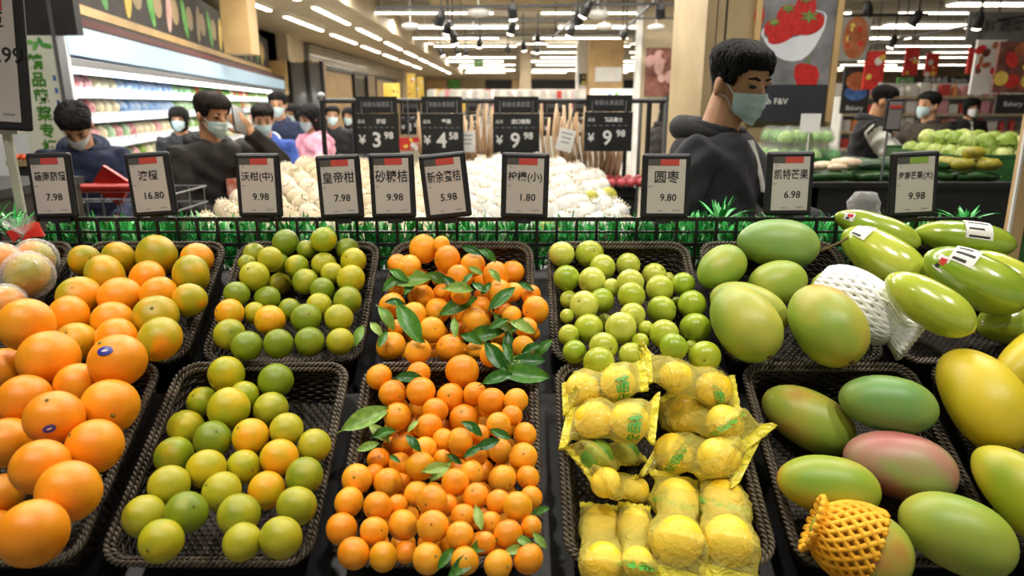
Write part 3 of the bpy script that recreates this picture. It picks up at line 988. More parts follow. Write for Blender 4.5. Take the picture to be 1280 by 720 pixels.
# twig of the big back mango
mb = MB().tube([onY(1013, 318, 1.33), onY(1030, 312, 1.32), onY(1048, 304, 1.325), onY(1060, 297, 1.33)], [.0035, .003, .0028, .002], 6)
tag(link('twig', mb.mesh('twig'), m_stub), 'thin brown twig sticking out between green mango and papaya', 'twig')

# ------------------------------------------------------------------ plastic film materials
def film_mat(name, tint, dens, gloss=.12, bump=.6, bscale=60, edge=.7, through=(1, 1, 1)):
    m = bpy.data.materials.new(name); m.use_nodes = True
    nt = m.node_tree; N, L = nt.nodes, nt.links
    for n_ in list(N):
        if n_.type != 'OUTPUT_MATERIAL': N.remove(n_)
    out = [n_ for n_ in N if n_.type == 'OUTPUT_MATERIAL'][0]
    tr = N.new('ShaderNodeBsdfTransparent'); tr.inputs[0].default_value = (*through, 1)
    pr = N.new('ShaderNodeBsdfPrincipled')
    pr.inputs['Base Color'].default_value = (*hexc(tint), 1); pr.inputs['Roughness'].default_value = gloss
    pr.inputs['Specular IOR Level'].default_value = .9
    tc = N.new('ShaderNodeTexCoord')
    nz = N.new('ShaderNodeTexNoise'); nz.inputs['Scale'].default_value = bscale; nz.inputs['Detail'].default_value = 3
    nz.inputs['Distortion'].default_value = 1.2
    L.new(tc.outputs['Object'], nz.inputs['Vector'])
    bp = N.new('ShaderNodeBump'); bp.inputs['Strength'].default_value = bump; bp.inputs['Distance'].default_value = .01
    L.new(nz.outputs['Fac'], bp.inputs['Height']); L.new(bp.outputs[0], pr.inputs['Normal'])
    lw = N.new('ShaderNodeLayerWeight'); lw.inputs['Blend'].default_value = .25
    L.new(bp.outputs[0], lw.inputs['Normal'])
    ma = N.new('ShaderNodeMath'); ma.operation = 'MULTIPLY_ADD'; ma.inputs[1].default_value = edge; ma.inputs[2].default_value = dens; ma.use_clamp = True
    L.new(lw.outputs['Facing'], ma.inputs[0])
    mx = N.new('ShaderNodeMixShader')
    L.new(ma.outputs[0], mx.inputs[0]); L.new(tr.outputs[0], mx.inputs[1]); L.new(pr.outputs[0], mx.inputs[2])
    L.new(mx.outputs[0], out.inputs[0])
    MATS[name] = m
    return m
f_clear = film_mat('film_clear', '#f2f2f2', .06, .08, .8, 40)
f_yel = film_mat('film_yellow', '#fff27a', .30, .14, .9, 45, .3, (1, .97, .72))
f_yel2 = film_mat('film_yellow_end', '#fdf04a', .72, .25, .8, 60, .3, (1, .95, .5))

# ------------------------------------------------------------------ lemons in printed film packs
m_lem = mat('lemon_skin', '#ffd82c', '#ffe85c', rough=.35, scale=1.2, bump=.1, bscale=34, objrand=.3)
m_lemg = mat('lemon_green', '#4f8a2a', '#8aa83a', rough=.35, scale=1.2, bump=.1, bscale=34)
m_inkgreen = mat('ink_green', '#3f9a2c', rough=.5)
def lemon_mesh(seed):
    r_ = random.Random(seed); rings = []
    for i in range(19):
        t = i / 18; s = 2 * t - 1
        p = max(0.0, 1 - abs(s) ** 2.2) ** .5 * .78
        p = max(p, .14 * (1 - abs(s)) ** .3 if abs(s) > .9 else 0)
        rings.append([Vector((s, p * math.cos(a) * (1 + .03 * math.cos(2 * a + seed)), p * math.sin(a))) for a in [2 * math.pi * k / 22 for k in range(22)]])
    return MB().loft(rings).mesh('lemon')
LEM = [lemon_mesh(i) for i in range(3)]; LEMM = {}
LEMON_BALLS = []                        # centre, radius, pack number
def lemon_pack(*args, **kw): PACKS.append((args, kw))
PACKS = []
def settle_lemons(args):
    out = []
    for x, y, r in args[1:3]:
        p, rad = settle('L3', x, y, r * 1.07, overlap=.985 if not out else .93)
        out.append((p, rad / 1.07))
    return out
def film_fit(v, own, num, crimp, hang, row, M):
    """film vertex: kept on its own side of neighbouring packs, above the basket floor and inside its walls"""
    n = row.n
    if crimp:
        for _ in range(3):
            for q, qr, k in [b for b in LEMON_BALLS if b[2] != num] + [(q, qr, -1) for q, qr in FRUIT_NEAR]:
                d = v - q
                if d.length < qr * 1.06 + .002: v = q + (d.normalized() + n * .6).normalized() * (qr * 1.06 + .002)
    else:
        for _ in range(6):
            c_, r_ = min(own, key=lambda b: (v - b[0]).length - b[1])
            d0 = (v - c_).length - r_
            d1 = min(((v - q).length - qr for q, qr, k in LEMON_BALLS if k != num), default=9)
            d2 = min(((v - q).length - qr for q, qr in FRUIT_NEAR), default=9)
            ex = max((d0 - d1) / 2, -d2) + .0004
            if ex <= .0004: break
            v = v + (c_ - v).normalized() * min(ex, (v - c_).length * .5)
    l = M.inverted() @ v
    l.z = max(l.z, -BD + .007)
    if l.z < .006:
        k = TP * (-l.z / BD) if l.z < 0 else 0
        lx, ly = hx - .013 - k, row.L / 2 - .013 - k
        if abs(l.x) > lx or abs(l.y) > ly:
            if hang: l.z = .010
            else:
                l.x = min(max(l.x, -lx), lx); l.y = min(max(l.y, -ly), ly)
        rc = .034
        if not hang and abs(l.x) > lx - rc and abs(l.y) > ly - rc:      # rounded corner
            cx_, cy_ = math.copysign(lx - rc, l.x), math.copysign(ly - rc, l.y)
            d = math.hypot(l.x - cx_, l.y - cy_)
            if d > rc: l.x, l.y = cx_ + (l.x - cx_) * rc / d, cy_ + (l.y - cy_) * rc / d
    return M @ l
def build_pack(num, ps, label, l1, l2, f1, f2, endr=22, green=False, mark=True, key='L3', hang=False):
    """two lemons (px, py, r) in a pillow of film whose flat crimped ends lie at the image points f1 and f2"""
    row = ROW['L']
    n = row.n
    (pa, ra), (pb, rb) = ps
    pack = empty('lemon_pack', loc=(pa + pb) / 2)
    tag(pack, label, 'lemon pack', 'film packs of lemons')
    c = (pa + pb) / 2
    ax = (pb - pa).normalized()
    for p, rad in ps:
        i = rng.randrange(3); mt = m_lemg if green else m_lem
        if (i, green) not in LEMM:
            me = LEM[i].copy(); me.materials.append(mt); LEMM[(i, green)] = me
        d = (ax + Vector((rng.uniform(-.5, .5), rng.uniform(-.5, .5), rng.uniform(-.3, .3)))).normalized()
        M_ = frame(d, n, p - c) @ Matrix.Diagonal((rad * 1.10, rad * 1.28, rad * 1.28, 1))
        link('lemon', LEMM[(i, green)], None, pack, M=M_)
    # ends of the film: points in the plane through the lemons parallel to the basket
    e1 = onplane(*f1, pa - n * ra * .15, n); e2 = onplane(*f2, pb - n * rb * .15, n)
    side = n.cross(ax).normalized()
    st = []   # centre, half width, half thickness
    st.append((e1, endr / F * 1.02, .0012))
    st.append((e1.lerp(pa, .16), endr / F * 1.02, .0022))
    st.append((pa.lerp(e1, .62), ra * .97, ra * .45))
    for k in (-.55, -.2, .15, .5):
        q = math.sqrt(1 - k * k)
        st.append((pa + ax * ra * k, ra * (1.10 + .06 * q), ra * (.6 + .52 * q)))
    st.append(((pa + pb) / 2, (ra + rb) / 2 * .98, (ra + rb) / 2 * .74))
    for k in (-.5, -.15, .2, .55):
        q = math.sqrt(1 - k * k)
        st.append((pb + ax * rb * k, rb * (1.10 + .06 * q), rb * (.6 + .52 * q)))
    st.append((pb.lerp(e2, .62), rb * .97, rb * .45))
    st.append((e2.lerp(pb, .16), endr / F * 1.02, .0022))
    st.append((e2, endr / F * 1.02, .0012))
    rings = []; m = 28
    r_ = random.Random(int(l1[0] * 7 + l1[1]))
    # resample and crinkle
    fine = []
    for i in range(len(st) - 1):
        for s in (0, .5):
            a_, b_ = st[i], st[i + 1]
            fine.append((a_[0].lerp(b_[0], s), a_[1] * (1 - s) + b_[1] * s, a_[2] * (1 - s) + b_[2] * s))
    fine.append(st[-1])
    for cc, w, th in fine:
        ring = []
        for k in range(m):
            a = 2 * math.pi * k / m
            wr = 1 + r_.uniform(-.035, .045)
            ring.append(cc - c + side * (w * 1.12 * math.cos(a) * wr) + n * (th * math.sin(a) * wr + (0.004 * math.sin(7 * a) if th < .004 else 0)))
        rings.append(ring)
    nr = len(rings)
    rings = [[film_fit(v + c, ps, num, i < 4 or i > nr - 5, hang, row, BASK[key]) - c for v in ring] for i, ring in enumerate(rings)]
    link('film', MB().loft(rings[3:-3], cap=False).mesh('film'), f_yel, pack)
    link('crimped_end', MB().loft(rings[:4], cap=False).mesh('crimped_end'), f_yel2, pack)
    link('crimped_end', MB().loft(rings[-4:], cap=False).mesh('crimped_end'), f_yel2, pack)
    if mark:
        tp = pb if mark != 2 else pa; tr_ = rb if mark != 2 else ra
        up = side if side.z > 0 else -side
        d = (CAMPOS - tp).normalized()
        X = up.cross(d).normalized()
        # lettering runs across the pack and wraps over the lemon
        me = text_mesh('安岳柠檬', .021, .0006).copy()
        for v in me.vertices:
            u_, w_ = v.co.x, v.co.y
            a = u_ / (tr_ * 1.08)
            P_ = tp + (d * math.cos(a) + up * math.sin(a)) * (tr_ * 1.25) - ax * (w_) + ax * tr_ * .35
            v.co = P_ - c
        me.materials.clear(); me.materials.append(m_inkgreen)
        link('green_lettering', me, m_inkgreen, pack)
    return pack
lemon_pack('lemon pack in the back corner by the jujubes, mostly covered', (728,486,20),(772,478,20),(703,500),(808,468))
lemon_pack('film pack of two lemons across the corner by the tiny tangerines', (742,525,23),(787,526,23),(705,530),(822,522), 34)
lemon_pack('lemon pack lying along the back rim, touching jujubes and mangoes', (845,470,19),(893,486,21),(803,455),(922,492), 26, hang=True)
lemon_pack('pack of one green and one yellow lemon with a yellow flap', (746,571,20),(784,567,14),(715,572),(800,566), 18, green=True, mark=False)
lemon_pack('lemon pack whose whitish end hangs over the mango basket rim', (857,519,23),(906,529,22),(826,497),(948,551), 32, hang=True)
lemon_pack('small lemon pack standing under the green lemon', (757,603,18),(793,612,17),(735,598),(812,618), 20, mark=False)
lemon_pack('lemon pack with big green letters lying across the middle', (843,567,24),(899,571,25),(808,578),(936,580), 36, mark=2)
lemon_pack('lemon pack lying lengthwise in the front corner by the tangerines', (750,655,22),(754,704,24),(748,630),(756,745), 22, mark=False)
lemon_pack('narrow lemon pack lengthwise between two wider packs', (793,655,19),(797,704,19),(793,630),(798,740), 18)
lemon_pack('lemon pack lying lengthwise in the middle of the front', (847,627,27),(848,676,29),(845,594),(848,730), 32, mark=2)
lemon_pack('lemon pack lying lengthwise in the front beside the mango basket', (905,627,26),(911,676,29),(902,596),(914,730), 30, mark=2)

FRUIT_NEAR = [b for b in nearby('L3', .40)]
settled = [settle_lemons(args) for args, kw in PACKS]
for i, ps in enumerate(settled): LEMON_BALLS += [(p, rad, i) for p, rad in ps]
for i, (args, kw) in enumerate(PACKS): build_pack(i, settled[i], *args, **kw)

# ------------------------------------------------------------------ film-wrapped gift fruit with red tie
bag = empty('wrapped_fruit_bag', loc=BASK['U0'].translation)
tag(bag, 'clear film bag of citrus closed with a red ribbon', 'fruit bag')
cen = []
for x, y, r, mt in ((45,324,24,m_ci),(2,328,23,m_or),(35,344,28,m_cig),(6,380,24,m_ci)):
    p, rad = settle('U0', x, y, r)
    cen.append((p, rad))
    q = K_ci.make(p, rad, mt, 'x', 'citrus', None)
    for kk in ('label', 'category'): del q[kk]
    q.name = 'wrapped_citrus'
    q.parent = bag; q.location = p - bag.location
r_ = random.Random(3)
for p, rad in cen:
    mb = MB().sphere((0, 0, 0), 1, 36, 22)
    mb.v = [tuple(Vector(v) * rad * (1.05 + r_.uniform(0, .05)) + (p - bag.location)) for v in mb.v]
    link('film', mb.mesh('film'), f_clear, bag)
m_red = mat('red_ribbon', '#d8261c', '#ee3a28', rough=.4, scale=15)
mb = MB()
tp = onY(28, 300, 1.36)
for k in range(12):
    a = 2 * math.pi * k / 12
    q = tp + Vector((.026 * math.cos(a), .02 * math.sin(a), .040 + .012 * (k % 2)))
    b_ = tp + Vector((.034 * math.cos(a + .6), .03 * math.sin(a + .6), .030 + .012 * ((k + 1) % 2)))
    mb.add([tp, q, b_, tp + Vector((.006, 0, .01))], [(0, 1, 2, 3)])
link('gathered_top', mb.mesh('gathered_top', False), f_clear, bag, loc=-bag.location)
mb = MB()
for (x1, y1, x2, y2, w) in ((42, 280, 12, 296, .012), (43, 278, 46, 296, .014), (42, 284, 28, 300, .012)):
    a_, b_ = onY(x1, y1, 1.375), onY(x2, y2, 1.372)
    sd = (b_ - a_).cross(Vector((0, 1, 0))).normalized()
    mb.add([a_ + sd * w * .3, a_ - sd * w * .3, b_ - sd * w, b_ + sd * w] + [v + Vector((0, .006, 0)) for v in (a_ + sd * w * .3, a_ - sd * w * .3, b_ - sd * w, b_ + sd * w)],
           [(0, 1, 2, 3), (7, 6, 5, 4), (0, 4, 5, 1), (1, 5, 6, 2), (2, 6, 7, 3), (3, 7, 4, 0)])
link('red_ribbon', mb.mesh('red_ribbon', False), m_red, bag, loc=-bag.location)
# ------------------------------------------------------------------ black mesh fence behind the baskets
FY = 1.47
fence_m = mat('fence_black', '#0a0b0a', '#151614', rough=.4, scale=30)
fl, fr = onY(45, 270, FY).x, onY(1222, 270, FY).x
ztop = onY(640, 272, FY).z
zb = ztop - .17                          # foot of the fence, on the stand's back ledge
fence = empty('mesh_fence', loc=((fl + fr) / 2, FY, zb))
tag(fence, 'black plastic mesh fence along the back of the fruit stand', 'fence')
wid = fr - fl
nb = 47
bar = MB().box((0, 0, .085), (.0062, .006, .17)).mesh('bar', False); bar.materials.append(fence_m)
for i in range(nb + 1):
    link('bar', bar, None, fence, loc=(-wid / 2 + wid * i / nb, 0, 0))
for z_, h_ in ((.166, .009), (.138, .0045), (.110, .0075), (.08, .0045), (.045, .0075), (.01, .007)):
    link('rail', MB().box((0, .004, z_), (wid + .006, .006, h_)).mesh('rail', False), fence_m, fence)

# green plastic leaves behind the fence
def blades(n, xr, yr, zr, hr, seed, wmax=.012, lean=.6):
    r_ = random.Random(seed); mb = MB()
    for _ in range(n):
        b = Vector((r_.uniform(*xr), r_.uniform(*yr), r_.uniform(*zr)))
        h = r_.uniform(*hr); a = r_.uniform(0, 6.28); w = r_.uniform(.4, 1) * wmax
        d = Vector((math.cos(a), math.sin(a) * .6, 0)); sd = Vector((-d.y, d.x, 0))
        le = r_.uniform(.1, lean)
        vs = []
        for i in range(5):
            t = i / 4
            c = b + Vector((0, 0, h * t)) + d * (h * le * t * t) - Vector((0, 0, h * .5 * le * t * t))
            ww = w * (1 - t) ** .7 * (.6 + .4 * min(1, t * 4))
            vs += [c + sd * ww, c - d * .001 - sd * ww]
        mb.add(vs, [(2 * i, 2 * i + 1, 2 * i + 3, 2 * i + 2) for i in range(4)])
    return mb.mesh('blades')
m_grass = mat('plastic_grass', '#188a34', '#5ad672', rough=.3, scale=0, island=True, lo=.0, hi=.75, c3='#c8f0c0')
g = link('plastic_grass', blades(5200, (fl - .02, fr - .01), (FY + .034, FY + .085), (ztop - .13, ztop - .035), (.025, .05), 4), m_grass)
tag(g, 'shiny green plastic leaf strip behind the black fence', 'plastic grass', kind='stuff')
trough = boxobj('grass_trough', ((fl + fr) / 2, FY + .055, ztop - .15), (wid, .07, .05), black_paint)
trough.parent = fence; trough.location -= fence.location
def tuft(px, py, Y, n, h, seed, label):
    p = onY(px, py, Y); mb = MB(); r_ = random.Random(seed)
    for k in range(n):
        a = 2 * math.pi * k / n * 2.4; le = .25 + 1.0 * r_.random(); hh = h * r_.uniform(.7, 1.1)
        d = Vector((math.cos(a), math.sin(a), 0)); sd = Vector((-d.y, d.x, 0)); vs = []
        for i in range(6):
            t = i / 5
            c = p + Vector((0, 0, hh * t * (1.1 - .5 * le * t))) + d * (hh * le * t)
            ww = .0075 * (1 - t) ** .8
            vs += [c + sd * ww, c + Vector((0, 0, -.002)), c - sd * ww]
        mb.add(vs, [(3 * i + j, 3 * i + j + 1, 3 * i + j + 4, 3 * i + j + 3) for i in range(5) for j in (0, 1)])
    mb.tube([Vector((p.x, p.y, min(p.z - .02, ztop - .13))), p + Vector((0, 0, .01))], .008, 6)
    o = link('spiky_tuft', mb.mesh('spiky_tuft'), m_grass)
    tag(o, label, 'plastic plant')
tuft(898, 282, FY + .075, 22, .075, 1, 'spiky green plastic tuft in front of the man in the dark jacket')
tuft(870, 284, FY + .075, 12, .05, 5, 'smaller spiky green tuft between the jujube tag and the jacket')
tuft(1205, 284, FY + .075, 14, .06, 2, 'spiky green plastic tuft near the end of the fence')
tuft(20, 300, FY + .06, 26, .085, 3, 'bushy spiky green tuft under the big price display')
tuft(-12, 292, FY + .06, 20, .08, 6, 'spiky green tuft at the foot of the display pole')
tuft(960, 286, FY + .075, 12, .045, 9, 'short spiky tuft under the price tag for mangoes')

# ------------------------------------------------------------------ electronic price tags
m_bez = mat('tag_bezel', '#111112', '#19191a', rough=.4, scale=10)
m_scr = mat('tag_screen', '#b3aea7', '#bcb6ae', rough=.45, scale=5)
m_red_t = mat('tag_red', '#b8443a', rough=.5)
m_dk_t = mat('tag_dark', '#4a4844', rough=.5)
m_gn_t = mat('tag_green', '#7fa040', rough=.5)
m_tx = mat('tag_text', '#131313', rough=.6)
m_bl = mat('tag_blue', '#6f7fae', rough=.6)
def price_tag(TL, TR, BR_, BL_, name, price, label, Y=1.452, head='red', namesz=.0175, big=False, clip=True, nx=0.0, parts=True):
    a, b, c, d = [onY(*q, Y) for q in (TL, TR, BR_, BL_)]
    ux = ((b - a) + (c - d)); uz = ((a - d) + (b - c))
    W = ux.length / 2; H = uz.length / 2
    roll = (math.atan2(ux.z, ux.x) + math.atan2(-uz.x, uz.z)) / 2
    cen_ = (a + b + c + d) / 4
    t = empty('price_tag', loc=cen_, rot=(R(-4), -roll, 0))
    tag(t, label, 'price tag', None if big else 'electronic price tags on the fence')
    be = W * .115
    bz = boxobj('bezel', (0, .004, 0), (W, .013, H), m_bez, t, bevel=.0055)
    fr_ = -.0035
    sw, sh = W - 2 * be, H - 2 * be
    link('screen', MB().box((0, 0, 0), (sw, .002, sh)).mesh('screen', False), m_scr, t, loc=(0, fr_, 0))
    y0 = fr_ - .0015
    hb = sh * .115; zt = sh / 2 - hb / 2
    link('header_dark', MB().box((0, 0, 0), (sw * .32, .0012, hb)).mesh('header', False), m_dk_t, t, loc=(-sw * .34, y0 + .0004, zt))
    link('header_bar', MB().box((0, 0, 0), (sw * .50, .0012, hb)).mesh('header', False), {'red': m_red_t, 'green': m_gn_t}[head], t, loc=(sw * .07, y0 + .0004, zt))
    k = H / .142
    text('product_name', name, namesz * 1.22 * k, m_tx, t, (nx * W, y0, sh * (.16 if not big else .31)), bold=.0003 * k, maxw=sw * .93)
    text('price', price, .0215 * k, m_tx, t, ((.05 if not big else .16) * W, y0, -sh * (.21 if not big else -.03)), bold=.0003 * k)
    for x_, z_, w_ in ((-.40, .34, .05), (-.42, .0, .10), (.30, -.44, .2), (-.15, -.45, .12)):
        link('fine_print', MB().box((0, 0, 0), (sw * w_, .001, sh * .016)).mesh('fine_print', False), m_bl if z_ > .3 else m_inkgrey, t, loc=(sw * x_, y0 + .0004, sh * z_))
    if clip:
        boxobj('clip', (0, .012, -H / 2 + .004), (.03, .016, .03), m_bez, t)
    return t
price_tag((30,192),(85,190),(99,271),(45,274), '赣南脐橙', '7.98', 'tilted price tag reading 7.98 above the bagged citrus', nx=.02)
price_tag((152,192),(208,189),(224,268),(169,272), '澳橙', '16.80', 'price tag reading 16.80', namesz=.0185)['label'] = 'price tag reading 16.80 above the large citrus'
price_tag((293,192),(347,191),(355,271),(298,272), '沃柑(中)', '9.98', 'price tag with bracketed name reading 9.98 above green citrus')
price_tag((392,194),(447,193),(457,272),(402,274), '皇帝柑', '7.98', 'price tag reading 7.98 beside a 9.98 tag over green citrus', namesz=.022)
price_tag((459,192),(516,191),(521,272),(466,273), '砂糖桔', '9.98', 'price tag reading 9.98 between the 7.98 and 5.98 tags', namesz=.0235)
price_tag((521,194),(580,189),(591,270),(534,275), '新余蜜桔', '5.98', 'tilted price tag reading 5.98 above the leafy tangerines', Y=1.445, namesz=.0215)
price_tag((629,191),(688,191),(684,273),(624,273), '柠檬(小)', '1.80', 'price tag reading 1.80 above the tangerine and jujube baskets')
price_tag((804,192),(866,192),(859,273),(800,273), '圆枣', '9.80', 'price tag reading 9.80 above the green jujubes', namesz=.023)
price_tag((960,189),(1021,189),(1012,269),(955,269), '凯特芒果', '6.98', 'price tag reading 6.98 in front of the dark jacket', namesz=.0195)
price_tag((1114,189),(1174,190),(1170,271),(1111,271), '海南芒果(大)', '9.98', 'price tag with a green header reading 9.98 above the papayas', head='green', namesz=.0145)
big = price_tag((-78,-30),(20,-10),(46,161),(-45,163), '港橙', '16.99', 'large price display reading 99 on a pale pole', Y=1.60, big=True, clip=False, namesz=.016)
m_pole = mat('pole_cream', '#b9b3a2', '#c5c0b0', rough=.5, scale=10)
pt = onY(8, 163, 1.62); pb = onY(34, 300, 1.62)
mb = MB().tube([pt, pb - Vector((0, 0, .9))], .010, 10)
mb.box(pt + Vector((-.01, 0, .002)), (.09, .03, .02))
po = link('pole', mb.mesh('pole', False), m_pole, big)
bpy.context.view_layer.update()
po.matrix_parent_inverse = Matrix.LocRotScale(big.location, big.rotation_euler, None).inverted()
# ------------------------------------------------------------------ the hall
CZ = 3.4
BY = 42.0
m_floor = mat('floor_tile', '#8f8a80', '#9c968b', rough=.25, scale=2)
m_ceil = mat('ceiling_grey', '#a8a292', '#b5ae9c', rough=.8, scale=1.5)
m_wall = mat('wall_beige', '#b8a888', '#c6b696', rough=.7, scale=3)
m_wood = mat('wood_pale', '#b59563', '#c9a974', rough=.5, scale=3, detail=6)
m_wood2 = mat('wood_grey', '#8d7a58', '#a08b66', rough=.5, scale=3, detail=6)
m_dark = mat('dark_grey', '#1d1d1d', '#2a2928', rough=.6, scale=4)
m_white = mat('white_paint', '#d9d8d2', '#e6e5e0', rough=.5, scale=6)
m_frame = mat('frame_bronze', '#35302a', rough=.4, metal=.5)
m_lamp = mat('lamp_tube', '#ffffff', emit='#fff3df', estr=7.0)
m_lampc = mat('lamp_cool', '#ffffff', emit='#dfefff', estr=5.0)
m_glass = mat('dim_glass', '#6f6d68', '#858179', rough=.15, scale=1)
def slab(name, x0, x1, y0, y1, z0, z1, material, parent=None, structure=True):
    o = boxobj(name, ((x0 + x1) / 2, (y0 + y1) / 2, (z0 + z1) / 2), (abs(x1 - x0), abs(y1 - y0), abs(z1 - z0)), material)
    if parent is not None:
        o.parent = parent
        o.location = o.location - parent.location
    elif structure: struct(o)
    return o
slab('floor', -14, 26, -4, BY + .5, -.1, 0, m_floor)
ceil_o = slab('ceiling', -14, 26, -4, BY + .5, CZ, CZ + .15, m_ceil)
for k, y in enumerate(np.arange(9.0, 41, 2.6)):
    slab('ceiling_beam', -2.55, 26, y, y + .22, CZ - .16, CZ, m_ceil, ceil_o)
slab('wall_back', -14, 26, BY, BY + .3, 0, CZ, m_wall)
slab('wall_right', 25.5, 26, -4, BY, 0, CZ, m_wall)
wl = slab('wall_left', -5.6, -5.25, 16.2, BY, 0, CZ, m_wall)
slab('trim_1', -5.25, -2.6, 8.6, BY, 3.0, CZ - .001, m_wall)            # soffit
# store-front on the left wall: pillars, wooden shutters and framed glass
def yl(px, X=-5.2): return X / ((px - 640) / F) * CP + 0.0
segs = [(404, 421, m_wood, .16, 2.55), (423, 455, m_wood, .04, 2.35), (458, 470, m_glass, .03, 2.35), (472, 480, m_wood2, .1, 2.5), (482, 503, m_wood, .04, 2.3), (505, 512, m_wood2, .1, 2.5)]
for x0, x1, mt, th, zt_ in segs:
    slab('wall_panel', -5.25, -5.25 + th, yl(x0), yl(x1), 0, zt_, mt, wl)
for px in (421, 456, 471, 481, 504):
    slab('frame_post', -5.25, -5.14, yl(px), yl(px) + .14, 0, 2.5, m_frame, wl)
slab('frame_rail', -5.25, -5.16, yl(404), yl(512), 2.42, 2.52, m_frame, wl)
slab('louvre_band', -5.25, -5.12, yl(404), yl(512), 2.52, 2.98, m_glass, wl)
for k in range(5):
    slab('louvre_slat', -5.12, -5.08, yl(404), yl(512), 2.56 + k * .085, 2.585 + k * .085, m_wall, wl)
slab('wall_side', -7.9, -7.6, -4, 16.2, 0, CZ, m_wall)
# cross wall behind the fridge end: curtain-grey window and beige posts
wc = slab('wall_cross', -14, -5.0, 16.2, 16.5, 0, CZ, m_wall)
pill = slab('pillar_beige', -6.2, -5.75, 14.3, 14.8, 0, 3.0, m_wood)
g1 = slab('window_1', onY(362, 100, 16.1).x, onY(404, 100, 16.1).x, 16.06, 16.16, 0, onY(380, 78, 16.1).z, m_glass)
for px in (362, 384, 403):
    slab('window_frame', onY(px, 100, 16.0).x - .04, onY(px, 100, 16.0).x + .04, 15.98, 16.06, 0, onY(380, 76, 16.0).z, m_frame, g1)
# linear lamps --------------------------------------------------
def lamp(p, length, axis, label, group, w=.10, mt=None, z=None):
    t = empty('linear_lamp', loc=p)
    tag(t, label, 'ceiling lamp', group)
    d = (length, w, .06) if axis == 'x' else (w, length, .06)
    e = (length * .99, w * .8, .02) if axis == 'x' else (w * .8, length * .99, .02)
    boxobj('housing', (0, 0, .04), d, m_white, t)
    for s in (-.35, .35):
        link('hanger', MB().tube([(s * length if axis == 'x' else 0, s * length if axis == 'y' else 0, .06), (s * length if axis == 'x' else 0, s * length if axis == 'y' else 0, (CZ if axis == 'x' else 3.0) - p[2] + .01)], .012, 5).mesh('hanger', False), m_white, t)
    boxobj('tube', (0, 0, .002), e, mt or m_lamp, t)
    return t
for k, y in enumerate(np.arange(14.0, 41, 2.6)):
    for j in range(7):
        x = -1.6 + 3.4 * j + (.5 if k % 2 else 0)
        if rng.random() < .12: continue
        lamp((x, y, CZ - .24), 2.5, 'x', 'white linear lamp in the rows across the hall ceiling', 'linear lamps across the hall')
for k in range(9):
    lamp((-3.12, 9.6 + 3.2 * k, 2.96), 2.4, 'y', 'linear lamp under the soffit, outer row', 'soffit lamps outer row')
    if k < 7: lamp((-3.95, 10.8 + 3.2 * k, 2.96), 2.4, 'y', 'linear lamp under the soffit, row nearer the wall', 'soffit lamps inner row')
lamp(onZ(1165, 32, CZ - .35), 1.9, 'x', 'bright lamp hung above the man in the brown shirt', None, w=.35)
lamp(onZ(1262, 6, CZ - .35), 1.9, 'x', 'bright lamp hung above the lettuce heap', None, w=.35)
lamp(onZ(1098, 48, CZ - .35), 1.5, 'x', 'bright lamp hung behind the strawberry poster column', None, w=.3)
# tracks with spotlights ----------------------------------------
m_spotb = mat('spot_black', '#101010', rough=.45)
def track(p, q, label):
    t = link('light_track', MB().tube([p, q], .022, 4).mesh('light_track', False), m_spotb); tag(t, label, 'light track')
    for k in (.1, .9):
        c = p.lerp(q, k)
        link('hanger', MB().tube([c, (c.x, c.y, CZ + .01)], .01, 5).mesh('hanger', False), m_spotb, t)
def spot(px, py, Y, on=True, s=1.0):
    p = onY(px, py, Y)
    t = empty('track_spotlight', loc=p)
    mb = MB().tube([(0, 0, .02), (0, 0, CZ - p.z + .01)], .012, 6)
    link('stem', mb.mesh('stem', False), m_spotb, t)
    M_ = Matrix.Rotation(R(rng.uniform(-25, 25)), 4, 'Y') @ Matrix.Rotation(R(20), 4, 'X')
    mb = MB().tube([M_ @ Vector((0, 0, -.14 * s)), M_ @ Vector((0, 0, -.02)), M_ @ Vector((0, 0, .05 * s))], [.062 * s, .06 * s, .03 * s], 12)
    link('head', mb.mesh('head', False), m_spotb, t)
    if on:
        mb = MB().tube([M_ @ Vector((0, 0, -.16 * s)), M_ @ Vector((0, 0, -.141 * s))], .05 * s, 12)
        link('lens', mb.mesh('lens', False), m_lamp, t)
    tag(t, 'black track spotlight hanging from the hall ceiling', 'spotlight', 'track spotlights')
track(onY(470, 10, 9), onY(900, 4, 9), 'black light track nearest the wooden baffles')
track(onY(540, 26, 12), onY(900, 22, 12), 'second black light track across the hall')
track(onY(560, 45, 16), onY(880, 40, 16), 'far black light track across the hall')
track(onY(690, 48, 14), onY(760, -14, 8), 'slanting black light track over the aisle')
track(onY(775, 42, 14), onY(830, -10, 8), 'slanting black light track beside the column')
track(onY(900, 22, 9), onY(1160, 18, 9), 'black light track above the strawberry poster')
track(onY(1060, 60, 14), onY(1280, 20, 9), 'slanting light track over the vegetables')
for a in ((552,18,9),(566,42,11),(560,30,11),(640,8,9),(641,30,11),(716,34,12),(722,18,10),(735,6,9),(783,38,12),(855,38,12),(825,8,9),(654,54,15),(672,44,15),(635,58,17),(671,58,17),
          (600,50,15),(550,62,17),(571,60,17),(582,62,17),(1148,18,9),(1085,8,9),(1225,20,9),(868,74,18),(1118,48,12)):
    spot(*a, on=rng.random() < .65)
